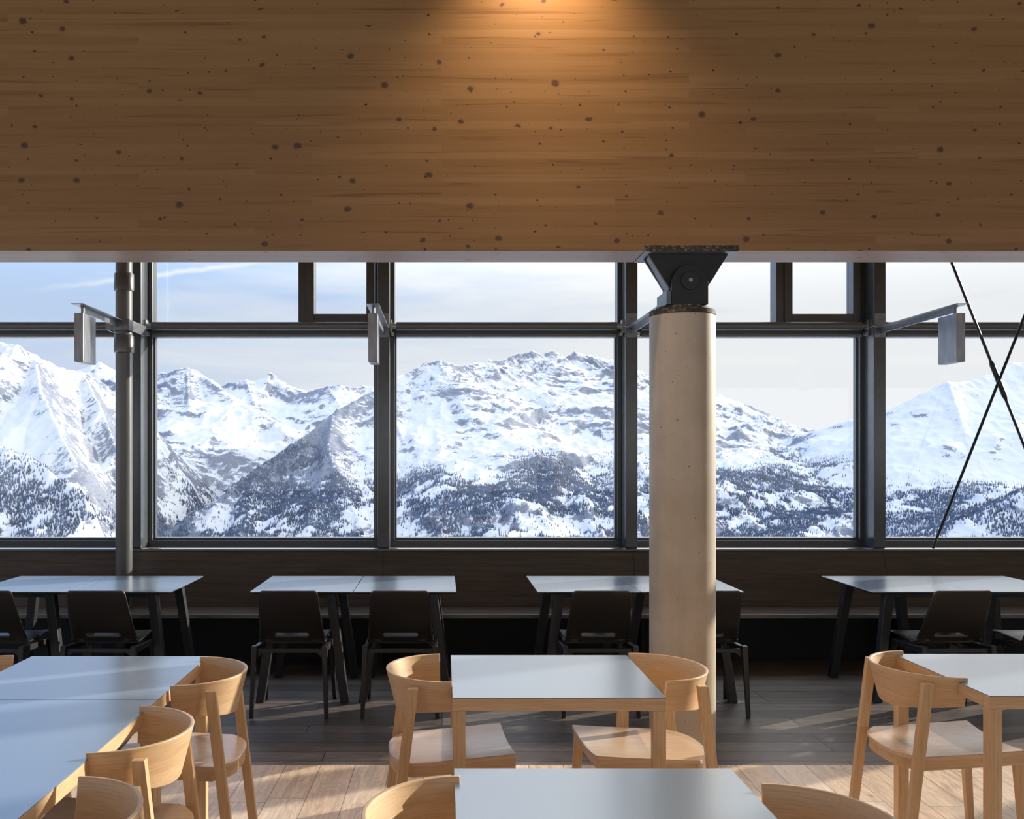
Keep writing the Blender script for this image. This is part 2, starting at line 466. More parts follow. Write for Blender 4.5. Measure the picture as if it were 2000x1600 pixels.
M['dark_frame'] = flat('anthracite_powder_coat', (0.022, 0.024, 0.027), rough=0.38)
M['steel_paint'] = flat('grey_painted_steel', (0.070, 0.080, 0.088), rough=0.19, noise=0.12, nscale=9)
M['frame_paint'] = flat('grey_window_frame', (0.070, 0.080, 0.086), rough=0.22, noise=0.03)
M['blind'] = flat('roller_blind_tube', (0.13, 0.138, 0.145), rough=0.36, noise=0.03)
M['chrome'] = flat('bare_metal_bracket', (0.45, 0.46, 0.48), rough=0.3, metal=1.0)
M['polished'] = flat('polished_metal_strip', (0.8, 0.8, 0.8), rough=0.2, metal=1.0)
M['lamp_metal'] = flat('raw_galvanised_steel', (0.27, 0.28, 0.30), rough=0.34, metal=0.75, noise=0.35, nscale=14, stretch=(1, 1, 0.3))
M['arm_metal'] = flat('bare_steel_arm', (0.22, 0.23, 0.25), rough=0.35, metal=0.7, noise=0.2, nscale=20)
M['pipe'] = flat('grey_drain_pipe', (0.12, 0.126, 0.126), rough=0.30, noise=0.08, nscale=5)
M['black_steel'] = flat('black_hot_rolled_steel', (0.016, 0.017, 0.019), rough=0.42, noise=0.3, nscale=12)
M['blue_steel'] = flat('blue_grey_steel', (0.13, 0.16, 0.19), rough=0.35, metal=0.3, noise=0.25, nscale=14)
M['scale'] = mill_scale()
M['concrete'] = concrete()
M['glulam'] = glulam('glulam_spruce')
M['glass'] = glass_mat()
M['rod'] = flat('black_tension_rod', (0.012, 0.013, 0.015), rough=0.35)
M['bench'] = oak('dark_stained_oak_panel', 'x', light=(0.150, 0.132, 0.115), dark=(0.084, 0.072, 0.062), rough=0.40)
M['bench_seat'] = oak('dark_stained_oak_seat', 'x', light=(0.20, 0.18, 0.16), dark=(0.12, 0.105, 0.092), rough=0.26)
M['dark_wall'] = flat('black_bench_plinth', (0.008, 0.008, 0.009), rough=0.6)
for k_ in ('steel_paint', 'frame_paint', 'blind', 'pipe'):
    M[k_].node_tree.nodes['Principled BSDF'].inputs['IOR'].default_value = 1.65
for k_ in ('black_ply', 'bench_seat'):
    M[k_].node_tree.nodes['Principled BSDF'].inputs['IOR'].default_value = 1.8
M['floor_dark'] = plank_floor('dark_smoked_oak_planks', 0.0, 2.2, 0.18,
        [(0.125, 0.098, 0.082), (0.195, 0.158, 0.135), (0.27, 0.228, 0.200)], (0.008, 0.007, 0.007), 0.46, 0.6, spec=0.32, gap=0.0036)
M['floor_light'] = plank_floor('pale_oak_planks', R(91.0), 2.0, 0.185,
        [(0.72, 0.53, 0.38), (0.80, 0.62, 0.465), (0.87, 0.71, 0.56)], (0.14, 0.10, 0.07), 0.40, 0.32)
M['ceiling'] = flat('stained_ceiling_boards', (0.20, 0.15, 0.11), rough=0.7, noise=0.2, nscale=4, stretch=(0.3, 8, 1))
M['wall_paint'] = flat('timber_wall', (0.36, 0.25, 0.16), rough=0.6, noise=0.1, nscale=4, stretch=(0.3, 0.3, 8))
M['snow'] = flat('trodden_snow', (0.88, 0.90, 0.93), rough=0.7, noise=0.02, nscale=0.5)
M['conifer'] = flat('haze_tinted_conifer', (0.075, 0.10, 0.155), rough=0.85, noise=0.35, nscale=0.02, spec=0.1)  # distance haze is put into the colour; the trees themselves are darker
M['far_snow'] = snow_rock('snow_and_rock_far', 0.7, 0.35)
M['mid_snow'] = snow_rock('snow_and_rock', 1.0, 0.35)
M['smooth_snow'] = snow_rock('wind_blown_snow', 1.0, -0.35)

# ------------------------------------------------------------------ mesh helpers
class MB:
    def __init__(self):
        self.v = []; self.f = []; self.uv = {}
    def add(self, verts, faces):
        o = len(self.v)
        self.v += [tuple(p) for p in verts]
        self.f += [tuple(i + o for i in f) for f in faces]
        return self
    def box(self, x0, x1, y0, y1, z0, z1):
        v = [(x0, y0, z0), (x1, y0, z0), (x1, y1, z0), (x0, y1, z0), (x0, y0, z1), (x1, y0, z1), (x1, y1, z1), (x0, y1, z1)]
        return self.add(v, [(3, 2, 1, 0), (4, 5, 6, 7), (0, 1, 5, 4), (1, 2, 6, 5), (2, 3, 7, 6), (3, 0, 4, 7)])
    def loft(self, rings, cap=True):
        n = len(rings[0]); o = len(self.v)
        for r in rings: self.v += [tuple(p) for p in r]
        for i in range(len(rings) - 1):
            for j in range(n):
                a = o + i * n + j; b_ = o + i * n + (j + 1) % n
                self.f.append((a, b_, b_ + n, a + n))
        if cap:
            self.f.append(tuple(o + j for j in reversed(range(n))))
            self.f.append(tuple(o + (len(rings) - 1) * n + j for j in range(n)))
        return self
    def bar(self, a, b, wa, wb=None, up=(0, 0, 1)):
        """rectangular bar from a to b; wa=(w,t) at a, wb at b; w lies across, t along 'up' made square"""
        wb = wb or wa
        a = Vector(a); b = Vector(b); d = (b - a).normalized()
        u = Vector(up); s = d.cross(u).normalized(); u = s.cross(d).normalized()
        rings = []
        for p, (w, t) in ((a, wa), (b, wb)):
            rings.append([p + s * (sx * w / 2) + u * (sy * t / 2) for sx, sy in ((-1, -1), (1, -1), (1, 1), (-1, 1))])
        return self.loft(rings)
    def leg(self, top, foot, wt, wf):
        """leg with horizontal cut ends; wt=(wx,wy) at the top, wf at the foot"""
        rings = []
        for p, (wx, wy) in ((foot, wf), (top, wt)):
            rings.append([(p[0] + sx * wx / 2, p[1] + sy * wy / 2, p[2]) for sx, sy in ((-1, -1), (1, -1), (1, 1), (-1, 1))])
        return self.loft(rings)
    def tube(self, a, b, r, n=24, r2=None):
        a = Vector(a); b = Vector(b); d = (b - a).normalized()
        s = d.orthogonal().normalized(); u = d.cross(s)
        r2 = r if r2 is None else r2
        return self.loft([[p + (s * math.cos(t) + u * math.sin(t)) * q for t in [2 * PI * k / n for k in range(n)]] for p, q in ((a, r), (b, r2))])
    def path(self, pts, r, n=10):
        pts = [Vector(p) for p in pts]; rings = []
        s = None
        for i, p in enumerate(pts):
            d = (pts[min(i + 1, len(pts) - 1)] - pts[max(i - 1, 0)]).normalized()
            s = d.orthogonal().normalized() if s is None else (s - d * s.dot(d)).normalized()
            u = d.cross(s)
            rings.append([p + (s * math.cos(2 * PI * k / n) + u * math.sin(2 * PI * k / n)) * r for k in range(n)])
        return self.loft(rings)
    def prism(self, poly, axis, a, b):
        """polygon of 2-D points extruded along axis from a to b"""
        def P(p, t):
            return {'x': (t, p[0], p[1]), 'y': (p[0], t, p[1]), 'z': (p[0], p[1], t)}[axis]
        return self.loft([[P(p, a) for p in poly], [P(p, b) for p in poly]])
    def lathe(self, prof, n=48, c=(0, 0)):
        return self.loft([[(c[0] + r * math.cos(2 * PI * k / n), c[1] + r * math.sin(2 * PI * k / n), z) for k in range(n)] for r, z in prof])
    def build(self, name, mat, parent=None, bevel=0.0, smooth=False, seg=2, loc=None, uvf=None):
        me = bpy.data.meshes.new(name)
        me.from_pydata(self.v, [], self.f)
        me.update()
        import bmesh
        bm = bmesh.new(); bm.from_mesh(me)
        bmesh.ops.recalc_face_normals(bm, faces=bm.faces)
        bm.to_mesh(me); bm.free()
        if uvf:
            uvl = me.uv_layers.new(name='UVMap')
            for l in me.loops:
                uvl.data[l.index].uv = uvf(me.vertices[l.vertex_index].co, l.vertex_index)
        me.materials.append(mat)
        o = bpy.data.objects.new(name, me)
        col.objects.link(o)
        if loc: o.location = loc
        if parent: o.parent = parent
        if bevel:
            bv = o.modifiers.new('bevel', 'BEVEL'); bv.width = bevel; bv.segments = seg
            bv.limit_method = 'ANGLE'; bv.angle_limit = R(40); bv.harden_normals = False
        if smooth:
            for p in me.polygons: p.use_smooth = True
            try:
                me.set_sharp_from_angle(angle=R(38))
            except Exception:
                pass
        return o

def tag(o, label=None, cat=None, group=None, kind=None):
    if label: o['label'] = label
    if cat: o['category'] = cat
    if group: o['group'] = group
    if kind: o['kind'] = kind
    return o
def empty(name, loc=(0, 0, 0), rz=0.0):
    o = bpy.data.objects.new(name, None); col.objects.link(o)
    o.location = loc; o.rotation_euler = (0, 0, rz); o.empty_display_size = 0.1
    return o
def struct(o):
    o['kind'] = 'structure'; return o
def copy_tree(o, parent=None):
    c = o.copy(); col.objects.link(c); c.parent = parent
    for ch in list(o.children):
        copy_tree(ch, c)
    return c

# ------------------------------------------------------------------ room shell
XL, XR, YB = -9.0, 17.0, -5.0       # room extents behind what the frame shows
YW = 8.62                            # glass plane
ZC = 4.75
struct(MB().box(XL, XR, 5.33, 8.9, -0.2, 0.0).build('floor', M['floor_dark']))
struct(MB().box(XL, XR, YB, 5.33, -0.2, 0.0).build('floor', M['floor_light']))
struct(MB().box(XL, XR, YB, 8.9, ZC, ZC + 0.3).build('ceiling', M['ceiling']))
struct(MB().box(XL, XR, 8.60, 8.9, 0.0, 0.86).build('wall_front', M['dark_wall']))
# side and back walls: unseen, gaps added left and back to admit sky light
struct(MB().box(XL - 0.2, XL, YB, 8.9, 0.0, 0.9).box(XL - 0.2, XL, YB, 8.9, 3.3, ZC).build('wall_left', M['wall_paint']))
struct(MB().box(XR, XR + 0.2, YB, 8.9, 0.0, ZC).build('wall_right', M['wall_paint']))
struct(MB().box(XL, XR, YB - 0.2, YB, 0.0, 0.9).box(XL, XR, YB - 0.2, YB, 3.2, ZC).build('wall_back', M['wall_paint']))

# window wall -----------------------------------------------------
POST_X = [-4.655, -2.573, -0.490, 1.593, 3.676, 5.759]
PY0, PY1 = 8.35, 8.55
Z_SILL, Z_GL0 = 0.86, 0.93
Z_T0, Z_T1 = 2.685, 2.80      # transom
post_labels = {
    1: 'dark grey steel window post hidden partly by the round drainpipe',
    2: 'dark grey steel window post with the narrow wall lamp seen almost edge-on',
    3: 'dark grey steel window post just left of the concrete column',
    4: 'broad dark grey steel window post just left of the crossed tension rods',
}
win_n = 0
def window_bay(x0, x1, casement=None):
    """x0,x1 clear opening between posts; fixed lower and upper pane; casement=(xa,xb) opening light top"""
    global win_n
    win_n += 1
    w = struct(empty('window_%d' % win_n, ((x0 + x1) / 2, YW, Z_GL0)))
    ox, oy, oz = (x0 + x1) / 2, YW, Z_GL0
    def L(mb):
        mb.v = [(a - ox, b - oy, c - oz) for a, b, c in mb.v]; return mb
    ya, yb = YW - 0.07, YW + 0.07
    s = 0.035
    f = MB()
    f.box(x0, x1, ya, yb, 0.86, 0.935)                       # bottom rail
    f.box(x0, x1, ya + 0.05, yb, 0.935, 0.955)
    f.box(x0, x0 + s, ya, yb, 0.935, ZC); f.box(x1 - s, x1, ya, yb, 0.935, ZC)
    f.box(x0 + s, x0 + s + .014, ya + .05, yb - .03, 0.955, Z_T0); f.box(x1 - s - .014, x1 - s, ya + .05, yb - .03, 0.955, Z_T0)
    f.box(x0 + s, x1 - s, ya, yb, Z_T0, Z_T1)                # transom
    f.box(x0 + s, x1 - s, ya, yb, ZC - 0.06, ZC)
    L(f).build('window_frame', M['frame_paint'], w, bevel=0.003)
    L(MB().box(x0 + s, x1 - s, YW - 0.004, YW + 0.004, 0.955, Z_T0)).build('pane', M['glass'], w)
    if casement:
        xa, xb = casement
        m = MB()
        if xa > x0 + 0.2: m.box(xa - 0.065, xa, ya - 0.02, yb, Z_T1, ZC - 0.06)
        if xb < x1 - 0.2: m.box(xb, xb + 0.065, ya - 0.02, yb, Z_T1, ZC - 0.06)
        L(m).build('mullion', M['frame_paint'], w, bevel=0.003)
        ca = empty('casement'); ca.parent = w
        c = MB(); t = 0.072; z0, z1 = Z_T1 + 0.004, ZC - 0.065
        yq0, yq1 = ya - 0.035, yb - 0.03
        c.box(xa + .004, xa + t, yq0, yq1, z0, z1).box(xb - t, xb - .004, yq0, yq1, z0, z1)
        c.box(xa + t, xb - t, yq0, yq1, z0, z0 + t).box(xa + t, xb - t, yq0, yq1, z1 - t, z1)
        L(c).build('casement_frame', M['frame_paint'], ca, bevel=0.004)
        L(MB().box(xa + t, xb - t, YW - 0.004, YW + 0.004, z0 + t, z1 - t)).build('casement_pane', M['glass'], ca)
        if xa > x0 + 0.2:
            L(MB().box(x0 + s, xa - 0.065, YW - 0.004, YW + 0.004, Z_T1, ZC - 0.06)).build('pane', M['glass'], w)
        if xb < x1 - 0.2:
            L(MB().box(xb + 0.065, x1 - s, YW - 0.004, YW + 0.004, Z_T1, ZC - 0.06)).build('pane', M['glass'], w)
    else:
        L(MB().box(x0 + s, x1 - s, YW - 0.004, YW + 0.004, Z_T1, ZC - 0.06)).build('pane', M['glass'], w)
    return w
xs = [XL] + [-8.82, -6.737] + POST_X + [7.842, 9.925, 12.008, 14.091, 16.174, XR]
half = 0.05
for i in range(len(xs) - 1):
    x0, x1 = xs[i] + half, xs[i + 1] - half
    cs = None
    if abs(xs[i] - POST_X[1]) < 0.01: cs = (-1.165, x1 - 0.035)
    if abs(xs[i] - POST_X[3]) < 0.01: cs = (2.93, x1 - 0.035)
    if x1 - x0 > 0.3: window_bay(x0, x1, cs)
for i, x in enumerate(POST_X + [-6.737, -8.82, 7.842, 9.925, 12.008, 14.091, 16.174]):
    p = empty('steel_post', (x, PY0, 0.885))
    # hollow section: two flanges and a web so the side face shows a recess
    MB().box(-0.05, 0.05, 0, 0.20, 0, ZC - 0.885).build('shaft', M['steel_paint'], p, bevel=0.006)
    MB().box(-0.05, 0.05, 0.201, 0.27, 0, ZC - 0.885).build('glazing_cap', M['frame_paint'], p, bevel=0.002)
    tag(p, post_labels.get(i, 'dark grey steel window post standing outside the photograph'), 'post')
    if i == 0: p['label'] = 'dark grey steel window post beyond the left edge of the picture'
    if i == 5: p['label'] = 'dark grey steel window post right of the crossed rods, out of frame'
    if i == 6: p['label'] = 'second dark grey steel post beyond the left edge of the picture'
    if i == 7: p['label'] = 'third dark grey steel post beyond the left edge of the picture'
    if i >= 8: p['label'] = '%s dark grey steel post beyond the right edge of the picture' % ('second', 'third', 'fourth', 'fifth', 'sixth')[i - 8]

# roller blinds in front of the transom
bl = ['grey roller blind tube in the bay left of the drainpipe',
      'grey roller blind tube between the drainpipe post and the edge-on lamp post',
      'grey roller blind tube across the middle window, with bare metal end brackets',
      'grey roller blind tube passing behind the concrete column',
      'grey roller blind tube behind the crossed tension rods']
for i in range(5):
    x0, x1 = POST_X[i] + 0.055, POST_X[i + 1] - 0.055
    r = empty('roller_blind', ((x0 + x1) / 2, 8.47, 2.765))
    h = (x1 - x0) / 2
    MB().tube((-h + .05, 0, 0), (h - .05, 0, 0), 0.036, 28).build('tube', M['blind'], r, smooth=True)
    MB().box(-h + .05, h - .05, -0.012, 0.012, -0.094, -0.068).build('bottom_bar', M['blind'], r, bevel=0.004)
    for s in (-1, 1):
        b_ = MB().box(s * h - .004 if s < 0 else h - .012, s * h + .012 if s < 0 else h + .004, -0.035, 0.035, -0.06, 0.05)
        b_.tube((s * (h - .05), 0, 0), (s * (h - .004), 0, 0), 0.024, 16)
        b_.box(min(s * (h - .03), s * (h - .005)), max(s * (h - .03), s * (h - .005)), -0.04, 0.02, -0.085, -0.055)
        b_.build('end_bracket', M['chrome'], r, bevel=0.002)
    tag(r, bl[i], 'roller blind', 'roller blinds along the window transom')

# ------------------------------------------------------------------ window bench
bx0, bx1 = XL + 0.01, XR - 0.01
bench = tag(empty('window_bench', (0.5, 8.1, 0)), 'long dark stained oak bench with panelled back below the windows', 'bench')
def LB(mb, o=bench):
    mb.v = [(a - o.location.x, b - o.location.y, c - o.location.z) for a, b, c in mb.v]; return mb
LB(MB().box(bx0, bx1, 7.72, 8.16, 0.395, 0.430)).build('seat_board', M['bench_seat'], bench, bevel=0.004)
edges = [bx0, -6.737, -4.655, -2.573, -0.49, 1.593, 3.676, 5.759, 7.842, 9.925, 12.008, 14.091, bx1]
for a, b_ in zip(edges[:-1], edges[1:]):
    poly = [(8.12, 0.431), (8.16, 0.431), (8.335, 0.868), (8.295, 0.868)]
    LB(MB().prism(poly, 'x', a + 0.0012, b_ - 0.0012)).build('backrest_panel', M['bench'], bench, bevel=0.0015)
LB(MB().box(bx0, bx1, 8.28, 8.59, 0.869, 0.884)).build('ledge', M['bench_seat'], bench, bevel=0.003)
LB(MB().prism([(8.283, 0.8843), (8.298, 0.8843), (8.298, 0.8893)], 'x', bx0, bx1)).build('ledge_strip', M['polished'], bench)
tag(bench.children[-1], 'thin bright metal strip along the top of the bench back')
LB(MB().box(bx0, bx1, 8.17, 8.22, 0.0, 0.394)).build('plinth', M['dark_wall'], bench)
for x in edges[1:-1]:
    LB(MB().box(x - 0.02, x + 0.02, 7.86, 8.169, 0.0, 0.394)).build('support', M['dark_wall'], bench, bevel=0.002)

# ------------------------------------------------------------------ beam, column, capital
BY0, BY1, BZ = 5.28, 5.595, 2.745
bm_ = MB()
bm_.box(XL, XR, BY0, BY1, BZ, ZC)
tag(bm_.build('timber_beam', M['glulam'], bevel=0.003), 'huge knotty spruce glulam beam spanning the top of the picture', 'beam')

CX, CY, CR = 1.313, 5.435, 0.177
colm = tag(empty('concrete_column', (CX, CY, 0)), 'round fair-faced concrete column under the timber beam', 'column')
MB().lathe([(CR - .004, 0.0), (CR, 0.004), (CR, 2.415), (CR - .004, 2.419)], 72).build('shaft', M['concrete'], colm, smooth=True)
MB().lathe([(CR + .012, 0.0), (CR + .012, 0.006)], 48).build('base_ring', M['black_steel'], colm, smooth=True)
MB().lathe([(CR + .001, 2.4195), (CR + .001, 2.444)], 72).build('cap_plate', M['scale'], colm, smooth=True)
tag(colm.children[-1], 'round steel plate with flaking mill scale')
MB().lathe([(0.138, 2.4445), (0.142, 2.448), (0.142, 2.462), (0.136, 2.466)], 60).build('collar_plate', M['scale'], colm, smooth=True)
# bearing: two knife plates, flared saddle, pin
cap = tag(empty('steel_bearing', (CX + 0.012, CY, 2.466)), 'black steel hinge bearing flaring from the column top to the beam', 'bearing')
H = BZ - 2.466 - 0.0
MB().box(-0.25, 0.25, -0.157, 0.157, H - 0.001, H + 0.03).build('top_plate', M['scale'], cap, bevel=0.002)
tag(cap.children[-1], 'thick plate let into the underside of the beam, edge with flaking scale')
MB().box(-0.247, 0.247, -0.154, 0.154, H - 0.004, H - 0.0012).build('plate_underside', M['blue_steel'], cap)
tag(cap.children[-1], 'smooth blue-grey underside of the plate')
def ear(w, h, ht, n=14):
    pts = [(-w, 0), (w, 0), (w, h)]
    for k in range(1, n): 
        t = PI * k / n
        pts.append((w * math.cos(t), h + (ht - h) * math.sin(t)))
    pts.append((-w, h)); return pts
fl = [(-0.098, 0.088), (0.098, 0.088), (0.215, H - 0.004), (-0.215, H - 0.004)]
for y in (-0.07, 0.05):
    MB().prism(fl, 'y', y - 0.012, y + 0.012).build('flared_plate', M['black_steel'], cap, bevel=0.002)
MB().bar((-0.200, -0.01, H - 0.006), (-0.092, -0.01, 0.09), (0.094, 0.012), (0.094, 0.012), up=(1, 0, 0)).build('web_plate', M['blue_steel'], cap, bevel=0.001)  # lighter steel than the right web, carrying the sky light in its colour
MB().bar((0.200, -0.01, H - 0.006), (0.092, -0.01, 0.09), (0.094, 0.012), (0.094, 0.012), up=(1, 0, 0)).build('web_plate', M['black_steel'], cap, bevel=0.001)
for y in (-0.105, 0.085):
    MB().prism(ear(0.098, 0.115, 0.215), 'y', y - 0.016, y + 0.016).build('knife_plate', M['black_steel'], cap, bevel=0.003)
MB().box(-0.125, -0.100, -0.12, 0.12, 0.0, 0.075).build('stiffener', M['blue_steel'], cap, bevel=0.002)
pin = MB().tube((0, -0.133, 0.128), (0, 0.115, 0.128), 0.050, 40).build('hinge_pin', M['black_steel'], cap, smooth=True, bevel=0.002)
MB().tube((0, -0.139, 0.128), (0, -0.132, 0.128), 0.011, 20).build('pin_bolt', M['chrome'], pin, smooth=True)

# ------------------------------------------------------------------ drainpipe
PX, PY = -2.565, 8.03
pipe = tag(empty('drainpipe', (PX, PY, 0.431)), 'grey vertical drainpipe with two sleeve joints, standing before the windows', 'pipe')
rp = 0.0655
def zz(py, d=PY): return EYE + (VY - py) / FPX * d - 0.431
MB().lathe([(rp, 0), (rp, ZC - 0.432)], 40).build('tube', M['pipe'], pipe, smooth=True)
for (pa, pb) in ((568, 536), (689, 657)):
    za, zb = zz(pa), zz(pb)
    MB().lathe([(rp + .001, za - .006), (rp + .012, za), (rp + .014, za + .02), (rp + .012, zb), (rp + .004, zb + .01), (rp + .0005, zb + .014)], 40).build('sleeve', M['pipe'], pipe, smooth=True)

# ------------------------------------------------------------------ lamps on arms
def wall_lamp(x, label, round_pipe=False):
    zt = 2.735
    t = tag(empty('wall_lamp', (x, PY0, zt)), label, 'wall lamp', 'box lamps on steel arms fixed to the window posts')
    y0 = 7.03 - PY0           # free end
    y1 = -0.001 if not round_pipe else 7.89 - PY0
    a = MB().box(-0.045, 0.045, y0, y1, -0.004, 0.002)        # top flange
    a.prism([(y0 + 0.12, -0.05), (y1, -0.05), (y1, -0.004), (y0 + 0.06, -0.004)], 'x', -0.004, 0.004)  # web
    a.build('arm', M['arm_metal'], t, bevel=0.001)
    if round_pipe:
        b_ = MB().box(-0.085, 0.085, y1, y1 + 0.01, -0.075, 0.01)
        b_.box(-0.093, -0.083, y1, -0.001, -0.075, 0.01).box(0.083, 0.093, y1, -0.001, -0.075, 0.01)
        b_.build('bracket', M['arm_metal'], t, bevel=0.001)
        tag(b_ and t.children[-1], 'U-shaped bracket reaching around the drainpipe')
    else:
        MB().box(-0.045, 0.045, -0.008, -0.001, -0.08, 0.12).build('bracket', M['arm_metal'], t, bevel=0.001)
    MB().tube((0.0, y0 + 0.10, -0.064), (0.0, y0 + 0.10, -0.004), 0.012, 14).build('stem', M['arm_metal'], t, smooth=True)
    bx = MB().box(-0.032, 0.032, y0 + 0.02, y0 + 0.28, -0.408, -0.064).build('lamp_box', M['lamp_metal'], t, bevel=0.002)
    MB().box(-0.024, 0.024, y0 + 0.028, y0 + 0.272, -0.4095, -0.4081).build('diffuser', M['blind'], bx)
    cb = [(0.0 + 0.05 * 0, -0.009, -0.02), (-0.03, -0.03, 0.0), (-0.06, -0.02, 0.012), (-0.10, -0.02 + 0.005, 0.0)]
    MB().path(cb, 0.004, 8).build('cable', M['chrome'], t, smooth=True)
    return t
wall_lamp(POST_X[1], 'steel box lamp on an arm reaching around the drainpipe', True)
wall_lamp(POST_X[2], 'steel box lamp seen almost edge-on before the second post')
wall_lamp(POST_X[3], 'steel box lamp hidden behind the concrete column, only its arm showing')
wall_lamp(POST_X[4], 'steel box lamp with brownish narrow face near the crossed rods')

# ------------------------------------------------------------------ crossed tension rods
RY = 8.22
def at(px, py, d): return Vector(((px - VX) / FPX * d, d, EYE + (VY - py) / FPX * d))
p1a, p1b = at(1859, 513, RY), at(2000, 870, RY)
dv = (p1b - p1a).normalized()
ca = at(1947.7, 738, RY)
def ext(c, d, z): return c + d * ((z - c.z) / d.z)
rod1 = tag(empty('tension_rod', tuple(ext(ca, dv, 0.9))), 'black tension rod running down to the right, with turnbuckle', 'tension rod', 'crossed bracing rods')
o = rod1.location
tp, bt = ext(ca, dv, 4.74), ext(ca, dv, 0.9)
MB().tube(tp - o, bt - o, 0.0115, 14).build('rod', M['rod'], rod1, smooth=True)
MB().tube(ca - dv * 0.115 - o, ca + dv * 0.16 - o, 0.021, 18).tube(ca - dv * 0.15 - o, ca - dv * 0.115 - o, 0.012, 18, 0.021).tube(ca + dv * 0.16 - o, ca + dv * 0.20 - o, 0.021, 18, 0.012).build('turnbuckle', M['rod'], rod1, smooth=True)
d2 = Vector((-dv.x, 0, dv.z))
ca2 = ca + Vector((0, -0.045, 0))
rod2 = tag(empty('tension_rod', tuple(ext(ca2, d2, 0.9))), 'plain black tension rod running down to the left', 'tension rod', 'crossed bracing rods')
o2 = rod2.location
MB().tube(ext(ca2, d2, 4.74) - o2, ext(ca2, d2, 0.9) - o2, 0.0115, 14).build('rod', M['rod'], rod2, smooth=True)

# ------------------------------------------------------------------ ceiling downlight above the beam face
dl = tag(empty('downlight', (0.535, 5.02, ZC)), 'small round ceiling downlight washing the middle of the timber beam', 'ceiling lamp')
MB().lathe([(0.05, -0.12), (0.055, -0.12), (0.055, 0.0), (0.05, 0.0)], 32).build('housing', M['dark_frame'], dl, smooth=True)
sp_d = bpy.data.lights.new('downlight_beam', 'SPOT')
sp = bpy.data.objects.new('downlight_beam', sp_d); col.objects.link(sp)
sp.parent = dl; sp.location = (0, 0, -0.125); sp.rotation_euler = (R(8), 0, 0)
sp_d.energy = 125; sp_d.color = (1.0, 0.72, 0.46); sp_d.spot_size = R(104); sp_d.spot_blend = 0.9; sp_d.shadow_soft_size = 0.04

for (lx, ly, lb) in ((0.535, 3.3, 'added fill spot above the square middle table, out of the picture'),
                     (-2.5, 3.3, 'added fill spot above the left table row, out of the picture'),
                     (3.57, 3.3, 'added fill spot above the right table, out of the picture')):
    d_ = tag(empty('downlight', (lx, ly, ZC)), lb, 'ceiling lamp')  # fill spots added for warm ambient light; no such lamps known here
    MB().lathe([(0.05, -0.12), (0.055, -0.12), (0.055, 0.0), (0.05, 0.0)], 32).build('housing', M['dark_frame'], d_, smooth=True)
    l_ = bpy.data.lights.new('downlight_beam', 'SPOT'); lo = bpy.data.objects.new('downlight_beam', l_); col.objects.link(lo)
    lo.parent = d_; lo.location = (0, 0, -0.125)
    l_.energy = 75; l_.color = (1.0, 0.76, 0.52); l_.spot_size = R(110); l_.spot_blend = 1.0; l_.shadow_soft_size = 0.06

# ------------------------------------------------------------------ oak dining tables
def oak_table(x0, x1, y0, y1, label, group=None):
    w, d = x1 - x0, y1 - y0
    t = tag(empty('dining_table', ((x0 + x1) / 2, (y0 + y1) / 2, 0)), label, 'table', group)
    MB().box(-w/2, w/2, -d/2, d/2, 0.7465, 0.75).build('tabletop', M['laminate'], t, bevel=0.0008)
    z0, z1, th = 0.700, 0.7463, 0.045
    for s in (0, 1):
        ya = -d/2 + s * (d - th); xa = -w/2 + s * (w - th)
        MB().box(-w/2, w/2, ya, ya + th, z0, z1).build('apron', M['oak_x'], t, bevel=0.0015)
        MB().box(xa, xa + th, -d/2 + th + .0005, d/2 - th - .0005, z0, z1).build('apron', M['oak_y'], t, bevel=0.0015)
    l = 0.048
    for sx in (-1, 1):
        for sy in (-1, 1):
            cx, cy = sx * (w/2 - l/2 - .0005), sy * (d/2 - l/2 - .0005)
            MB().box(cx - l/2, cx + l/2, cy - l/2, cy + l/2, 0, z0 - 0.0003).build('leg', M['oak_z'], t, bevel=0.002)
    return t
oak_table(0.040, 0.840, 3.722, 4.522, 'square oak dining table with grey top, just left of the concrete column')
oak_table(0.035, 0.835, 1.45, 2.878, 'grey-topped oak table at the bottom centre, nearest the viewer')
oak_table(-1.853, -1.055, 3.695, 4.50, 'grey-topped oak table at the far end of the left row')
oak_table(-1.853, -1.055, 2.09, 3.690, 'long grey-topped oak table at the near end of the left row')
oak_table(2.065, 2.865, 3.752, 4.552, 'grey-topped oak table cut by the right edge of the picture')

# ------------------------------------------------------------------ dark trestle tables by the bench
def dark_table_mesh():
    t = empty('bistro_table')
    w, d = 0.688, 0.88
    hw, hd = w / 2, d / 2
    ring = lambda i, z: [(-hw + i, -hd + i, z), (hw - i, -hd + i, z), (hw - i, hd - i, z), (-hw + i, hd - i, z)]
    MB().loft([ring(0.0, 0.744), ring(0.0, 0.75)]).build('tabletop', M['laminate_far'], t, bevel=0.001)
    MB().loft([ring(0.03, 0.727), ring(0.0, 0.7437)]).build('chamfered_core', M['laminate_edge'], t)
    MB().box(-0.16, 0.16, -hd + .10, -hd + .14, 0.70, 0.7265).box(-0.16, 0.16, hd - .14, hd - .10, 0.70, 0.7265).box(-0.02, 0.02, -hd + .141, hd - .141, 0.70, 0.7265).build('underframe', M['dark_frame'], t)
    for sx in (-1, 1):
        for sy in (-1, 1):
            MB().leg((sx * 0.185, sy * (hd - 0.115), 0.7265), (sx * 0.285, sy * (hd - 0.06), 0.0), (0.064, 0.07), (0.056, 0.06)).build('leg', M['dark_frame'], t, bevel=0.004)
    return t
dt0 = dark_table_mesh(); used = False
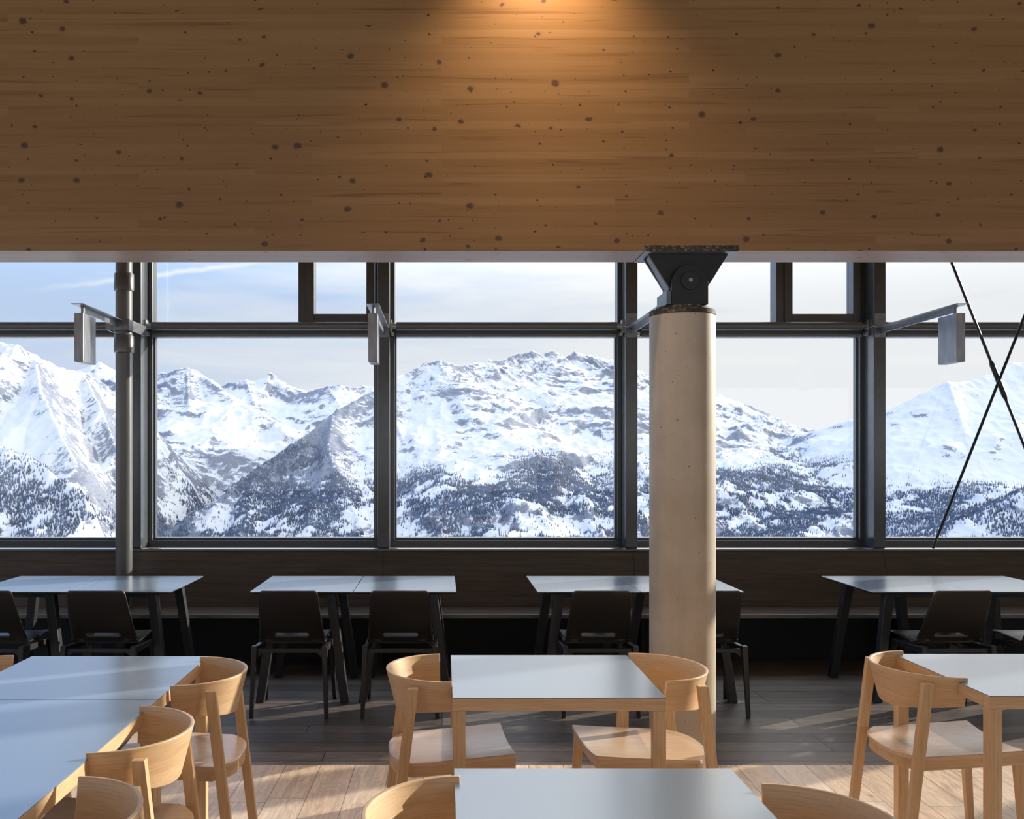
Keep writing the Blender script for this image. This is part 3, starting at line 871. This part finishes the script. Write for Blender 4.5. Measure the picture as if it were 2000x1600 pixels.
dts = [(-2.842, 'grey bistro table left of the drainpipe, joined to its neighbour'),
       (-2.150, 'grey bistro table with the drainpipe behind its back edge'),
       (-0.939, 'left grey bistro table of the pair between drainpipe and column'),
       (-0.247, 'right grey bistro table of the pair between drainpipe and column'),
       (0.983, 'grey bistro table standing clear, left of the concrete column'),
       (1.675, 'grey bistro table half hidden behind the concrete column'),
       (3.216, 'grey bistro table at the right, its left legs standing clear'),
       (3.908, 'grey bistro table at the far right, cut by the picture edge')]
for x, lb in dts:
    t = copy_tree(dt0) if used else dt0
    used = True
    t.location = (x, 7.09, 0)
    tag(t, lb, 'table', 'grey bistro tables along the window bench')

# ------------------------------------------------------------------ oak chair with wrap-round back (faces +x)
def wood_chair():
    t = empty('dining_chair')
    # seat: dished slab with round back
    NU, NV = 22, 22
    def P(u, v, dz=0.0):
        xb = -0.238 + 0.085 * abs(v) ** 3.2
        x = xb + (0.268 - xb) * u
        if v: x -= 0.012 * (v * v) * u * 0
        hw_ = 0.234
        y = v * hw_
        z = 0.434 + 0.030 * (max(0.0, x + 0.24) / 0.50) ** 1.3
        z -= 0.020 * (1 - v * v) * max(0, min(1, (x + 0.19) / 0.2))
        return (x, y, z + dz)
    m = MB()
    for k, dz in enumerate((0.0, -0.017)):
        for i in range(NU + 1):
            for j in range(NV + 1):
                m.v.append(P(i / NU, -1 + 2 * j / NV, dz))
    n1 = NV + 1; off = (NU + 1) * n1
    for i in range(NU):
        for j in range(NV):
            a = i * n1 + j
            m.f.append((a, a + n1, a + n1 + 1, a + 1))
            m.f.append((off + a, off + a + 1, off + a + n1 + 1, off + a + n1))
    for i in range(NU):
        for j in (0, NV):
            a = i * n1 + j; m.f.append((a, a + n1, off + a + n1, off + a))
    for j in range(NV):
        for i in (0, NU):
            a = i * n1 + j; m.f.append((a, a + 1, off + a + 1, off + a))
    m.build('seat', M['seat_oak'], t, bevel=0.003, smooth=True)
    # frame under the seat follows its outline
    out = []
    for j in range(NV + 1):
        out.append(P(0.0, -1 + 2 * j / NV, 0))
    front = [(0.262, 0.226), (0.262, -0.226)]
    poly = [(p[0] + 0.006, p[1] * 0.975) for p in out] + front
    inner = []
    for (x, y) in poly:
        inner.append((x * 0.90 + 0.003, y * 0.88))
    def zt(x, y): 
        return 0.434 + 0.030 * (max(0.0, x + 0.24) / 0.50) ** 1.3 - 0.0185
    n = len(poly); fm = MB()
    rings = []
    for (pl, dz) in ((poly, 0), (inner, 0), (inner, -0.04), (poly, -0.04)):
        rings.append([(x, y, zt(x, y) + dz - (0.020 * (1 - (y / .232) ** 2) * max(0, min(1, (x + 0.19) / 0.2)))) for x, y in pl])
    o_ = len(fm.v)
    for r_ in rings: fm.v += r_
    for a in range(4):
        b2 = (a + 1) % 4
        for j in range(n):
            k = (j + 1) % n
            fm.f.append((a * n + j, a * n + k, b2 * n + k, b2 * n + j))
    fm.build('seat_frame', M['oak_x'], t, smooth=True)
    # legs
    for s in (-1, 1):
        MB().leg((-0.152, s * 0.262, 0.742), (-0.240, s * 0.266, 0.0), (0.042, 0.034), (0.038, 0.030)).build('leg', M['oak_z'], t, bevel=0.003)
        MB().leg((0.243, s * 0.208, 0.412), (0.272, s * 0.215, 0.0), (0.038, 0.034), (0.030, 0.028)).build('leg', M['oak_z'], t, bevel=0.003)
    # bent backrest
    NA = 44; th = 0.013
    bk = MB(); rows = 8
    def B(a, r, off_):
        s = math.sin(a); c = math.cos(a)
        zb = 0.604 + 0.040 * s * s
        z = zb + (0.768 - zb) * r
        rx = 0.250 - 0.042 * (1 - r); ry = 0.286 - 0.026 * (1 - r)
        x = -rx * c ; y = ry * s
        nx, ny = -c / rx, s / ry
        l = math.hypot(nx, ny)
        return (x - nx / l * off_, y - ny / l * off_, z)
    A = [(-PI / 2) * 1.0 + PI * k / NA for k in range(NA + 1)]
    for off_ in (0, th):
        for a in A:
            for r_ in range(rows + 1):
                bk.v.append(B(a, r_ / rows, off_))
    n1 = rows + 1; off = (NA + 1) * n1
    for i in range(NA):
        for j in range(rows):
            a = i * n1 + j
            bk.f.append((a, a + 1, a + n1 + 1, a + n1)); bk.f.append((off + a, off + a + n1, off + a + n1 + 1, off + a + 1))
        for j in (0, rows):
            a = i * n1 + j; bk.f.append((a, a + n1, off + a + n1, off + a))
    for j in range(rows):
        for i in (0, NA):
            a = i * n1 + j; bk.f.append((a, a + 1, off + a + 1, off + a))
    def uvf(co, i):
        ang = math.atan2(co.y / 0.286, -co.x / 0.25)
        return (ang * 0.27, co.z)
    bk.build('backrest', M['oak_uv'], t, bevel=0.003, smooth=True, uvf=uvf)
    return t
ch0 = wood_chair(); used = False
chairs = [(0.015, 4.185, 5, 'oak chair at the left side of the square centre table, back to the windows\' left'),
          (0.862, 4.20, 184.5, 'oak chair in front of the concrete column, at the square centre table'),
          (2.100, 4.255, 0, 'oak chair seen whole at the right, at the table cut by the picture edge'),
          (-1.058, 4.12, 182, 'farthest oak chair along the right side of the left table row'),
          (-1.066, 3.248, 181, 'middle oak chair along the right side of the left table row'),
          (-1.004, 2.47, 180, 'nearest oak chair along the left table row, cut by the bottom edge'),
          (0.050, 2.475, 0, 'oak chair back rising at the bottom edge, left of the nearest table'),
          (0.862, 2.41, 180, 'oak chair back at the bottom edge, right of the nearest table'),
          (-1.905, 4.15, 0, 'oak chair whose back tip shows at the left edge beside the far left table')]
chairs[0] = (0.015, 4.185, 5, 'oak chair at the left side of the square table in the middle')
for x, y, rz, lb in chairs:
    t = copy_tree(ch0) if used else ch0
    used = True
    t.location = (x, y, 0); t.rotation_euler = (0, 0, R(rz))
    tag(t, lb, 'chair', 'oak chairs with wrap-round backs')

# ------------------------------------------------------------------ black shell chair (faces +y)
def black_chair():
    t = empty('shell_chair')
    # profile (y, z) from seat front to back top
    prof = [(0.295, 0.452), (0.285, 0.458), (0.20, 0.460), (0.05, 0.452), (-0.06, 0.446)]
    cy, cz, r = -0.075, 0.500, 0.054
    for k in range(1, 8):
        a = -PI / 2 - (k / 8) * R(66)
        prof.append((cy + r * math.cos(a), cz + r * math.sin(a)))
    y0, z0 = prof[-1]
    zs = [0.487] + [0.490 + 0.0035 * k for k in range(13)] + [0.54, 0.58, 0.64, 0.70, 0.76, 0.79, 0.80, 0.806, 0.810]
    for z in zs:
        q = (z - z0) / (0.81 - z0)
        prof.append((y0 + (-0.300 - y0) * q - 0.012 * math.sin(PI * q), z))
    us = sorted(set([round(-1 + 0.08 * k, 4) for k in range(26) if -1 + 0.08 * k <= 1] + [1.0] +
                    [round(s * (0.44 + 0.016 * k), 4) for s in (-1, 1) for k in range(9)]))
    m = MB()
    W = []
    for (y, z) in prof:
        if y > -0.12 and z < 0.47: hw_ = 0.213
        else:
            q = max(0, (z - 0.45) / 0.36); hw_ = 0.213 - 0.030 * q
        if z > 0.785: 
            e_ = (z - 0.785) / 0.025; hw_ -= 0.022 * (1 - math.sqrt(max(0, 1 - e_ * e_)))
        if y > 0.27: hw_ -= 0.012 * ((y - 0.27) / 0.025)
        W.append(hw_)
    nu = len(us)
    for (y, z), w in zip(prof, W):
        for u in us:
            bow = 0.012 * (u * u) if z > 0.47 else 0.0
            m.v.append((u * w, y + bow * 1.0, z + (0.006 * u * u if z < 0.47 else 0)))
    zc, hl, hr = 0.511, 0.098, 0.0145
    for i in range(len(prof) - 1):
        for j in range(nu - 1):
            vs = [i * nu + j, i * nu + j + 1, (i + 1) * nu + j + 1, (i + 1) * nu + j]
            cx_ = sum(m.v[k][0] for k in vs) / 4; cz_ = sum(m.v[k][2] for k in vs) / 4; cy_ = sum(m.v[k][1] for k in vs) / 4
            dx = max(0, abs(cx_) - hl)
            if cy_ < -0.10 and math.hypot(dx, cz_ - zc) < hr: continue
            m.f.append(tuple(vs))
    sh = m.build('seat_shell', M['black_ply'], t, smooth=True)
    so = sh.modifiers.new('solid', 'SOLIDIFY'); so.thickness = 0.011; so.offset = 0
    # legs with shoulders and side rails
    for s in (-1, 1):
        MB().leg((s * 0.222, -0.225, 0.452), (s * 0.237, -0.255, 0.0), (0.036, 0.040), (0.026, 0.026)).build('leg', M['dark_frame'], t, bevel=0.006)
        MB().leg((s * 0.219, 0.165, 0.425), (s * 0.235, 0.250, 0.0), (0.034, 0.042), (0.026, 0.026)).build('leg', M['dark_frame'], t, bevel=0.006)
        poly = [(-0.244, 0.452), (-0.204, 0.380), (-0.17, 0.400), (0.11, 0.398), (0.145, 0.375), (0.186, 0.425), (0.10, 0.432), (-0.15, 0.440)]
        MB().prism([(y, z) for y, z in poly], 'x', min(s * 0.236, s * 0.204), max(s * 0.236, s * 0.204)).build('side_rail', M['dark_frame'], t, bevel=0.003)
    for y in (-0.205, 0.12):
        pl = [(-0.205, 0.372), (-0.17, 0.404), (0.17, 0.404), (0.205, 0.372), (0.205, 0.430), (-0.205, 0.430)]
        MB().prism(pl, 'y', y - 0.012, y + 0.012).build('cross_rail', M['dark_frame'], t, bevel=0.002)
    return t
bc0 = black_chair(); used = False
bcs = [(-2.89, 0, 'black shell chair cut by the left edge of the picture'),
       (-2.178, 0, 'black shell chair in front of the drainpipe, second from the left picture edge'),
       (-0.967, 0, 'black shell chair at the left table of the pair between drainpipe and column'),
       (-0.265, 0, 'black shell chair at the right table of the pair between drainpipe and column'),
       (1.006, 0, 'black shell chair left of the column, showing its left seat edge'),
       (1.700, 0, 'black shell chair half hidden behind the concrete column'),
       (3.272, 1.5, 'black shell chair below the crossed rods, with one table corner left of it'),
       (3.965, 0, 'black shell chair at the right picture edge, only its seat showing')]
for x, rz, lb in bcs:
    t = copy_tree(bc0) if used else bc0
    used = True
    t.location = (x, 6.545, 0); t.rotation_euler = (0, 0, R(rz))
    tag(t, lb, 'chair', 'black shell chairs at the bistro tables')

# ------------------------------------------------------------------ the snowy terrace and valley outside
g = MB()
g.add([(-60, 9.0, -0.6), (60, 9.0, -0.6), (160, 120, -42), (-160, 120, -42), (-60, -40, -0.6), (60, -40, -0.6)], [(0, 1, 2, 3), (4, 5, 1, 0)])
struct(g.build('ground', M['snow']))
# valley floor far below
struct(MB().add([(-9000, 100, -900), (9000, 100, -900), (9000, 16000, -900), (-9000, 16000, -900)], [(0, 1, 2, 3)]).build('ground', M['snow']))

# ------------------------------------------------------------------ mountains (true scale, kilometres away)
_perm = rng.permutation(512)
_grad = rng.normal(size=(512, 2)); _grad /= np.linalg.norm(_grad, axis=1)[:, None]
def perlin(x, y):
    xi = np.floor(x).astype(int); yi = np.floor(y).astype(int)
    xf = x - xi; yf = y - yi
    u = xf * xf * xf * (xf * (xf * 6 - 15) + 10); v = yf * yf * yf * (yf * (yf * 6 - 15) + 10)
    def g_(ix, iy, dx, dy):
        h = _perm[(_perm[ix & 511] + iy) & 511]
        return _grad[h, 0] * dx + _grad[h, 1] * dy
    n00 = g_(xi, yi, xf, yf); n10 = g_(xi + 1, yi, xf - 1, yf)
    n01 = g_(xi, yi + 1, xf, yf - 1); n11 = g_(xi + 1, yi + 1, xf - 1, yf - 1)
    return ((n00 * (1 - u) + n10 * u) * (1 - v) + (n01 * (1 - u) + n11 * u) * v) * 1.5
def fbm(x, y, o=5, g=0.5):
    s = 0; a = 1
    for k in range(o):
        s = s + a * perlin(x * 2 ** k + 17.3 * k, y * 2 ** k - 9.1 * k); a *= g
    return s
def ridged(x, y, o=5, g=0.5):
    s = 0; a = 1; w = 1
    for k in range(o):
        n = 1 - np.abs(perlin(x * 2 ** k + 31.7 * k, y * 2 ** k + 5.9 * k)) * 1.6
        n = np.clip(n, 0, 1) ** 2
        s = s + a * n * w; w = np.clip(n * 1.5, 0, 1); a *= g
    return s

tree_pts = []
def mountain(name, label, mat, x0, x1, y0, y1, step, ridges, amp=70, wl=420, seed=0, jag=9, treeline=None, dens=0.0, rock_bias=0.0, floor_z=-950, tree_h=(8, 14), clump=0.0, steep=1.0, detail=1.0, tlf=None, clf=None, left_steep=0.0, right_steep=0.0):
    nx = int((x1 - x0) / step) + 1; ny = int((y1 - y0) / (step * 1.25)) + 1
    X, Y = np.meshgrid(np.linspace(x0, x1, nx), np.linspace(y0, y1, ny))
    wx = X + 60 * fbm(X / 500 + seed, Y / 500, 3); wy = Y + 60 * fbm(X / 500, Y / 500 + seed + 7, 3)
    Hh = np.full(X.shape, float(floor_z)); Dm = np.full(X.shape, 1e9); S = np.zeros(X.shape); G = np.zeros(X.shape); acc = 0.0
    for pts, k, flatk in ridges:
        acc += 1717.0
        P = []
        for (px, py, D) in pts:
            P.append(((px - VX) / FPX * D, D, EYE + (VY - py) / FPX * D))
        for a, b in zip(P[:-1], P[1:]):
            ax, ay, az = a; bx, by, bz = b
            dx, dy = bx - ax, by - ay; L2 = dx * dx + dy * dy
            # near the crest use true coordinates, further off the warped ones, so the skyline stays put
            def dist(XX, YY):
                t = np.clip(((XX - ax) * dx + (YY - ay) * dy) / L2, 0, 1)
                return np.hypot(XX - ax - t * dx, YY - ay - t * dy), t
            d0, t0 = dist(X, Y)
            d1, t1 = dist(wx, wy)
            wgt = np.clip((d0 - 40) / 400, 0, 1)
            d = d0 * (1 - wgt) + d1 * wgt; t = t0 * (1 - wgt) + t1 * wgt
            drop = k * d * (1 - flatk * (1 - np.exp(-d / 900)))
            if left_steep:
                drop = drop + left_steep * np.clip(ax + t0 * dx - X, 0, None) * np.clip(-X / 350, 0, 1)
            if right_steep:
                drop = drop + right_steep * np.clip(X - ax - t0 * dx, 0, None)
            h = az + (bz - az) * t - drop
            up = h > Hh
            L_ = math.sqrt(L2)
            S = np.where(up, acc + t * L_, S); G = np.where(up, d, G); acc += L_
            Hh = np.maximum(Hh, h)
            Dm = np.minimum(Dm, d0 + 0 * d)
    fade = np.clip(Dm / 350, 0, 1)
    rr = ridged(wx / wl + seed * 3.1, wy / (wl * 1.5) + seed, 5, 0.5)
    Z = Hh + (rr - 0.9) * amp * 0.62 * fade * steep
    Sw = S + 35 * fbm(X / 300, Y / 300 + seed, 3)
    gul = np.clip(G / 120, 0, 1)
    # the gullies die out in the valley creases, where the nearest crest changes
    sy_, sx_ = np.gradient(S)
    mk = ((np.abs(sx_) > 4 * step) | (np.abs(sy_) > 4 * step)).astype(float)
    for _ in range(9):
        q = mk.copy()
        q[1:] = np.maximum(q[1:], mk[:-1] - 0.1); q[:-1] = np.maximum(q[:-1], mk[1:] - 0.1)
        q[:, 1:] = np.maximum(q[:, 1:], mk[:, :-1] - 0.1); q[:, :-1] = np.maximum(q[:, :-1], mk[:, 1:] - 0.1)
        mk = np.clip(q, 0, 1)
    gul = gul * (1 - mk)
    Z += (ridged(Sw / 210 + seed, G / 1100 + seed, 5, 0.62) - 0.9) * 27 * detail * gul
    Z += (ridged(Sw / 60 + seed, G / 420 + seed, 4, 0.6) - 0.9) * 4 * detail * gul
    Z += fbm(X / 75 + seed, Y / 75, 5, 0.6) * 3.0 * detail
    gy, gx = np.gradient(Z, step * 1.25, step)
    ed = np.minimum(np.minimum(X - x0, x1 - X), np.minimum(Y - y0, y1 - Y))
    Z -= 500 * (1 - np.clip(ed / 260, 0, 1)) ** 2
    Z += (ridged(X / 95 + seed, Y / 95 - seed, 4, 0.55) - 0.8) * jag * (1 - 0.55 * fade) * detail
    # ridges are made sharp: minimum spread of noise keeps the crest on its line
    me = bpy.data.meshes.new(name)
    V = np.stack([X.ravel(), Y.ravel(), Z.ravel()], 1).astype(np.float32)
    idx = np.arange(nx * ny).reshape(ny, nx)
    F = np.stack([idx[:-1, :-1].ravel(), idx[:-1, 1:].ravel(), idx[1:, 1:].ravel(), idx[1:, :-1].ravel()], 1).astype(np.int32)
    me.vertices.add(len(V)); me.vertices.foreach_set('co', V.ravel())
    me.loops.add(F.size); me.loops.foreach_set('vertex_index', F.ravel())
    me.polygons.add(len(F)); me.polygons.foreach_set('loop_start', np.arange(0, F.size, 4, dtype=np.int32))
    me.update(calc_edges=True)
    # rock mask: steep, high ground
    sl = np.hypot(gx, gy)
    low = fbm(X / 600 + seed * 2, Y / 600, 3)
    rock = np.clip((sl - 0.62) * 1.1, -0.35, 0.8) + 0.35 * low + rock_bias
    rock = rock + np.clip(1 - Dm / 260, 0, 1) * 0.28
    at_ = me.attributes.new('rockmask', 'FLOAT', 'POINT')
    at_.data.foreach_set('value', rock.ravel().astype(np.float32))
    fa = me.attributes.new('flow', 'FLOAT_VECTOR', 'POINT')
    fa.data.foreach_set('vector', np.stack([Sw.ravel(), G.ravel(), 0 * G.ravel()], 1).astype(np.float32).ravel())
    me.polygons.foreach_set('use_smooth', np.ones(len(F), dtype=bool))
    me.materials.append(mat)
    o = bpy.data.objects.new(name, me); col.objects.link(o)
    tag(o, label, 'mountain')
    # trees
    if treeline is not None:
        n_try = int((x1 - x0) * (y1 - y0) * dens)
        tx = rng.uniform(x0 + step, x1 - step, n_try); ty = rng.uniform(y0 + step, y1 - step, n_try)
        ix = ((tx - x0) / (x1 - x0) * (nx - 1)); iy = ((ty - y0) / (y1 - y0) * (ny - 1))
        i0 = ix.astype(int); j0 = iy.astype(int); fx = ix - i0; fy = iy - j0
        tz = (Z[j0, i0] * (1 - fx) + Z[j0, i0 + 1] * fx) * (1 - fy) + (Z[j0 + 1, i0] * (1 - fx) + Z[j0 + 1, i0 + 1] * fx) * fy
        px = VX + FPX * tx / ty; py = VY - FPX * (tz - EYE) / ty
        m1 = fbm(tx / 330 + seed, ty / 330, 4, 0.6)
        m2 = fbm(tx / 70 - seed, ty / 70, 3, 0.6)
        tl = treeline + (tlf(tx, ty) if tlf else 0) + 90 * fbm(tx / 500, ty / 500 + 3, 3)
        p = np.clip((tl - tz) / 170, 0, 1) * np.clip(0.42 + clump + (clf(tx, ty) if clf else 0) + m1 * 2.3 + m2 * 1.3, 0.02, 1.0)
        ok = (rng.uniform(size=n_try) < p) & (px > -60) & (px < 2070) & (py < 1110) & (py > 500)
        hts = rng.uniform(tree_h[0], tree_h[1], n_try) * np.clip(0.55 + (tl - tz) / 260, 0.5, 1.0)
        T = np.stack([tx, ty, tz, hts], 1)[ok]
        return o, T
    return o, None

forests = []
# left mountain
_, T = mountain('mountain', 'snowy mountain slope at the left edge, behind the box lamp and drainpipe', M['mid_snow'], -2600, -880, 2450, 5600, 6.5, [
    ([(-160, 600, 4300), (0, 668, 4300), (38, 676, 4300), (68, 692, 4350), (99, 709, 4400), (125, 721, 4450), (160, 724, 4550), (192, 739, 4650), (228, 772, 4750), (262, 800, 4800), (300, 850, 4850), (330, 930, 4800)], 0.62, 0.35),
    ([(68, 692, 4350), (80, 760, 4000), (120, 850, 3700), (150, 900, 3550)], 0.7, 0.15),
    ([(160, 724, 4550), (200, 800, 4250), (230, 880, 4000), (250, 950, 3850)], 0.8, 0.1),
    ([(-120, 800, 3300), (0, 868, 3250), (60, 893, 3200), (130, 940, 3100), (200, 975, 3000), (240, 1000, 2900), (280, 1065, 2750)], 0.75, 0.1),
], amp=85, wl=420, seed=1.3, treeline=-60, dens=0.045, rock_bias=-0.32, clump=0.05, tlf=lambda x, y: np.clip((3400 - y) / 300, 0, 1) * 90, right_steep=0.5)
forests.append(('band of dark conifers on the lower slope of the left-hand mountain', T))
# second left mountain
_, T = mountain('mountain', 'pointed snowy mountain just right of the drainpipe, sloping down to the valley', M['mid_snow'], -3200, -300, 4750, 8200, 9, [
    ([(200, 740, 6600), (240, 745, 6500), (300, 733, 6300), (340, 722, 6200), (365, 715, 6150), (385, 731, 6100), (410, 741, 6050), (430, 757, 5950), (470, 789, 5850), (500, 800, 5800), (550, 828, 5700), (600, 866, 5600), (680, 930, 5500)], 0.66, 0.30),
    ([(365, 715, 6150), (370, 790, 5700), (420, 860, 5400), (450, 920, 5200)], 0.62, 0.3),
    ([(300, 733, 6300), (300, 800, 5700), (320, 880, 5300), (335, 940, 5050)], 0.6, 0.3),
], amp=90, wl=480, seed=4.1, treeline=-100, dens=0.022, rock_bias=-0.02, clump=-0.15)
forests.append(('sparse conifers on the pointed mountain right of the drainpipe', T))
# far peaks
mountain('mountain', 'row of far snowy peaks with one sharp white pyramid', M['far_snow'], -4200, 700, 7400, 11500, 13, [
    ([(60, 760, 9500), (170, 735, 9500), (192, 705, 9500), (222, 722, 9500), (300, 760, 9500), (430, 757, 9300), (452, 746, 9200), (480, 741, 9200), (505, 745, 9300), (528, 727, 9400), (548, 745, 9400), (575, 759, 9300), (600, 766, 9100), (640, 753, 9000), (660, 751, 9000), (690, 757, 9100), (712, 752, 9200), (740, 755, 9200), (820, 775, 9300), (950, 800, 9300)], 0.62, 0.3),
    ([(480, 741, 9200), (500, 790, 8700), (560, 830, 8300)], 0.6, 0.3),
    ([(640, 753, 9000), (665, 790, 8600), (640, 850, 8000)], 0.6, 0.3),
], amp=80, wl=500, seed=8.7, rock_bias=0.05)
# central massif
_, T = mountain('mountain', 'broad snow-covered massif filling the middle windows', M['mid_snow'], -1500, 4500, 3000, 8600, 8, [
    ([(230, 1110, 3700), (300, 1052, 3800), (420, 975, 4000), (500, 915, 4200), (590, 857, 4450), (650, 806, 4700), (700, 778, 4900), (740, 755, 5050), (770, 739, 5200), (835, 708, 5400), (858, 702, 5420), (885, 712, 5500), (905, 715, 5550), (950, 703, 5700), (985, 702, 5800), (1000, 694, 5900), (1040, 685, 6000), (1062, 692, 6000), (1078, 683, 6050), (1100, 697, 6150), (1120, 688, 6200), (1165, 697, 6400), (1212, 706, 6600), (1250, 725, 6800), (1330, 746, 7000), (1397, 768, 7100), (1440, 784, 7150), (1482, 799, 7200), (1520, 818, 7300), (1560, 833, 7400), (1620, 848, 7600), (1650, 852, 7700), (1690, 845, 7900), (1800, 850, 8100)], 0.60, 0.36),
    ([(1062, 692, 6000), (1090, 765, 5600), (1140, 830, 5300), (1190, 890, 5050), (1225, 925, 4900), (1290, 950, 4750)], 0.56, 0.3),
    ([(858, 702, 5420), (880, 760, 5050), (930, 830, 4700), (980, 880, 4450), (1010, 930, 4250), (1050, 1000, 4000)], 0.50, 0.3),
    ([(770, 739, 5200), (760, 800, 4800), (790, 860, 4450), (830, 930, 4150), (850, 1010, 3850)], 0.52, 0.3),
    ([(650, 806, 4700), (640, 870, 4300), (660, 940, 3950), (700, 1010, 3650)], 0.5, 0.3),
    ([(1250, 850, 5200), (1330, 862, 5100), (1397, 868, 5000), (1480, 891, 4850), (1540, 925, 4650), (1610, 958, 4450), (1680, 985, 4300), (1750, 1040, 4100)], 0.52, 0.3),
    ([(1397, 868, 5000), (1400, 940, 4550), (1420, 1010, 4150)], 0.5, 0.3),
    ([(1540, 925, 4650), (1530, 990, 4250), (1540, 1050, 3950)], 0.5, 0.3),
], amp=75, wl=430, seed=2.2, treeline=25, dens=0.05, rock_bias=0.13, clump=0.15, tlf=lambda x, y: np.clip((-380 - x) / 350, 0, 1) * 230, clf=lambda x, y: np.clip((-420 - x) / 250, 0, 1) * 0.5, left_steep=0.55)
forests.append(('wide conifer forest speckling the lower half of the central massif', T))
# right mountain
_, T = mountain('mountain', 'smooth rounded snowy mountain at the right, behind the crossed rods', M['smooth_snow'], 1500, 4600, 3100, 6600, 7.5, [
    ([(1560, 985, 5200), (1610, 950, 5300), (1650, 905, 5350), (1690, 862, 5300), (1734, 815, 5250), (1765, 793, 5200), (1800, 770, 5200), (1835, 752, 5200), (1852, 744, 5200), (1870, 747, 5200), (1893, 743, 5250), (1920, 735, 5300), (1955, 722, 5400), (1982, 706, 5500), (2010, 706, 5500), (2100, 680, 5600), (2300, 650, 5700)], 0.58, 0.35),
    ([(1852, 744, 5200), (1880, 830, 4700), (1900, 900, 4350), (1930, 980, 3950)], 0.5, 0.3),
    ([(1734, 815, 5250), (1760, 900, 4750), (1790, 970, 4350), (1800, 1040, 4000)], 0.5, 0.3),
    ([(2010, 706, 5500), (2040, 830, 4700), (2060, 950, 4100)], 0.5, 0.3),
], amp=42, wl=520, seed=6.4, jag=5, treeline=-40, dens=0.040, rock_bias=-0.12, clump=0.12)
forests.append(('conifer belt on the lower slope of the right-hand mountain', T))
# near forested spur, lower right
_, T = mountain('hill', 'dark wooded spur rising at the lower right edge of the windows', M['mid_snow'], 1000, 2500, 2000, 3300, 6, [
    ([(1700, 1160, 2700), (1800, 1085, 2750), (1850, 1040, 2800), (1890, 1008, 2850), (1940, 985, 2900), (2000, 957, 2900), (2080, 925, 2950), (2200, 890, 3000)], 0.5, 0.3),
], amp=30, wl=300, seed=9.4, treeline=200, dens=0.028, rock_bias=0.0, clump=0.5, floor_z=-800, tree_h=(8, 13))
forests.append(('dense dark conifers covering the wooded spur at the lower right', T))

def forest_mesh(label, T):
    n = len(T); K = 5
    ang = np.arange(K) * 2 * PI / K
    h = T[:, 3]; r = h * rng.uniform(0.14, 0.22, n)
    ph = rng.uniform(0, 2 * PI, n)
    base = np.zeros((n, K + 1, 3), np.float32)
    for k in range(K):
        base[:, k, 0] = T[:, 0] + r * np.cos(ang[k] + ph); base[:, k, 1] = T[:, 1] + r * np.sin(ang[k] + ph); base[:, k, 2] = T[:, 2] - 2.0
    base[:, K, 0] = T[:, 0]; base[:, K, 1] = T[:, 1]; base[:, K, 2] = T[:, 2] + h
    V = base.reshape(-1, 3)
    o0 = (np.arange(n) * (K + 1))[:, None]
    tri = np.concatenate([np.stack([o0[:, 0] + k, o0[:, 0] + (k + 1) % K, o0[:, 0] + K], 1)[:, None, :] for k in range(K)], 1).reshape(-1, 3).astype(np.int32)
    me = bpy.data.meshes.new('conifer_forest')
    me.vertices.add(len(V)); me.vertices.foreach_set('co', V.ravel())
    me.loops.add(tri.size); me.loops.foreach_set('vertex_index', tri.ravel())
    me.polygons.add(len(tri)); me.polygons.foreach_set('loop_start', np.arange(0, tri.size, 3, dtype=np.int32))
    me.update(calc_edges=True)
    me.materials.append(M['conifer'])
    o = bpy.data.objects.new('conifer_forest', me); col.objects.link(o)
    tag(o, label, 'forest', kind='stuff')
    print('forest', n)
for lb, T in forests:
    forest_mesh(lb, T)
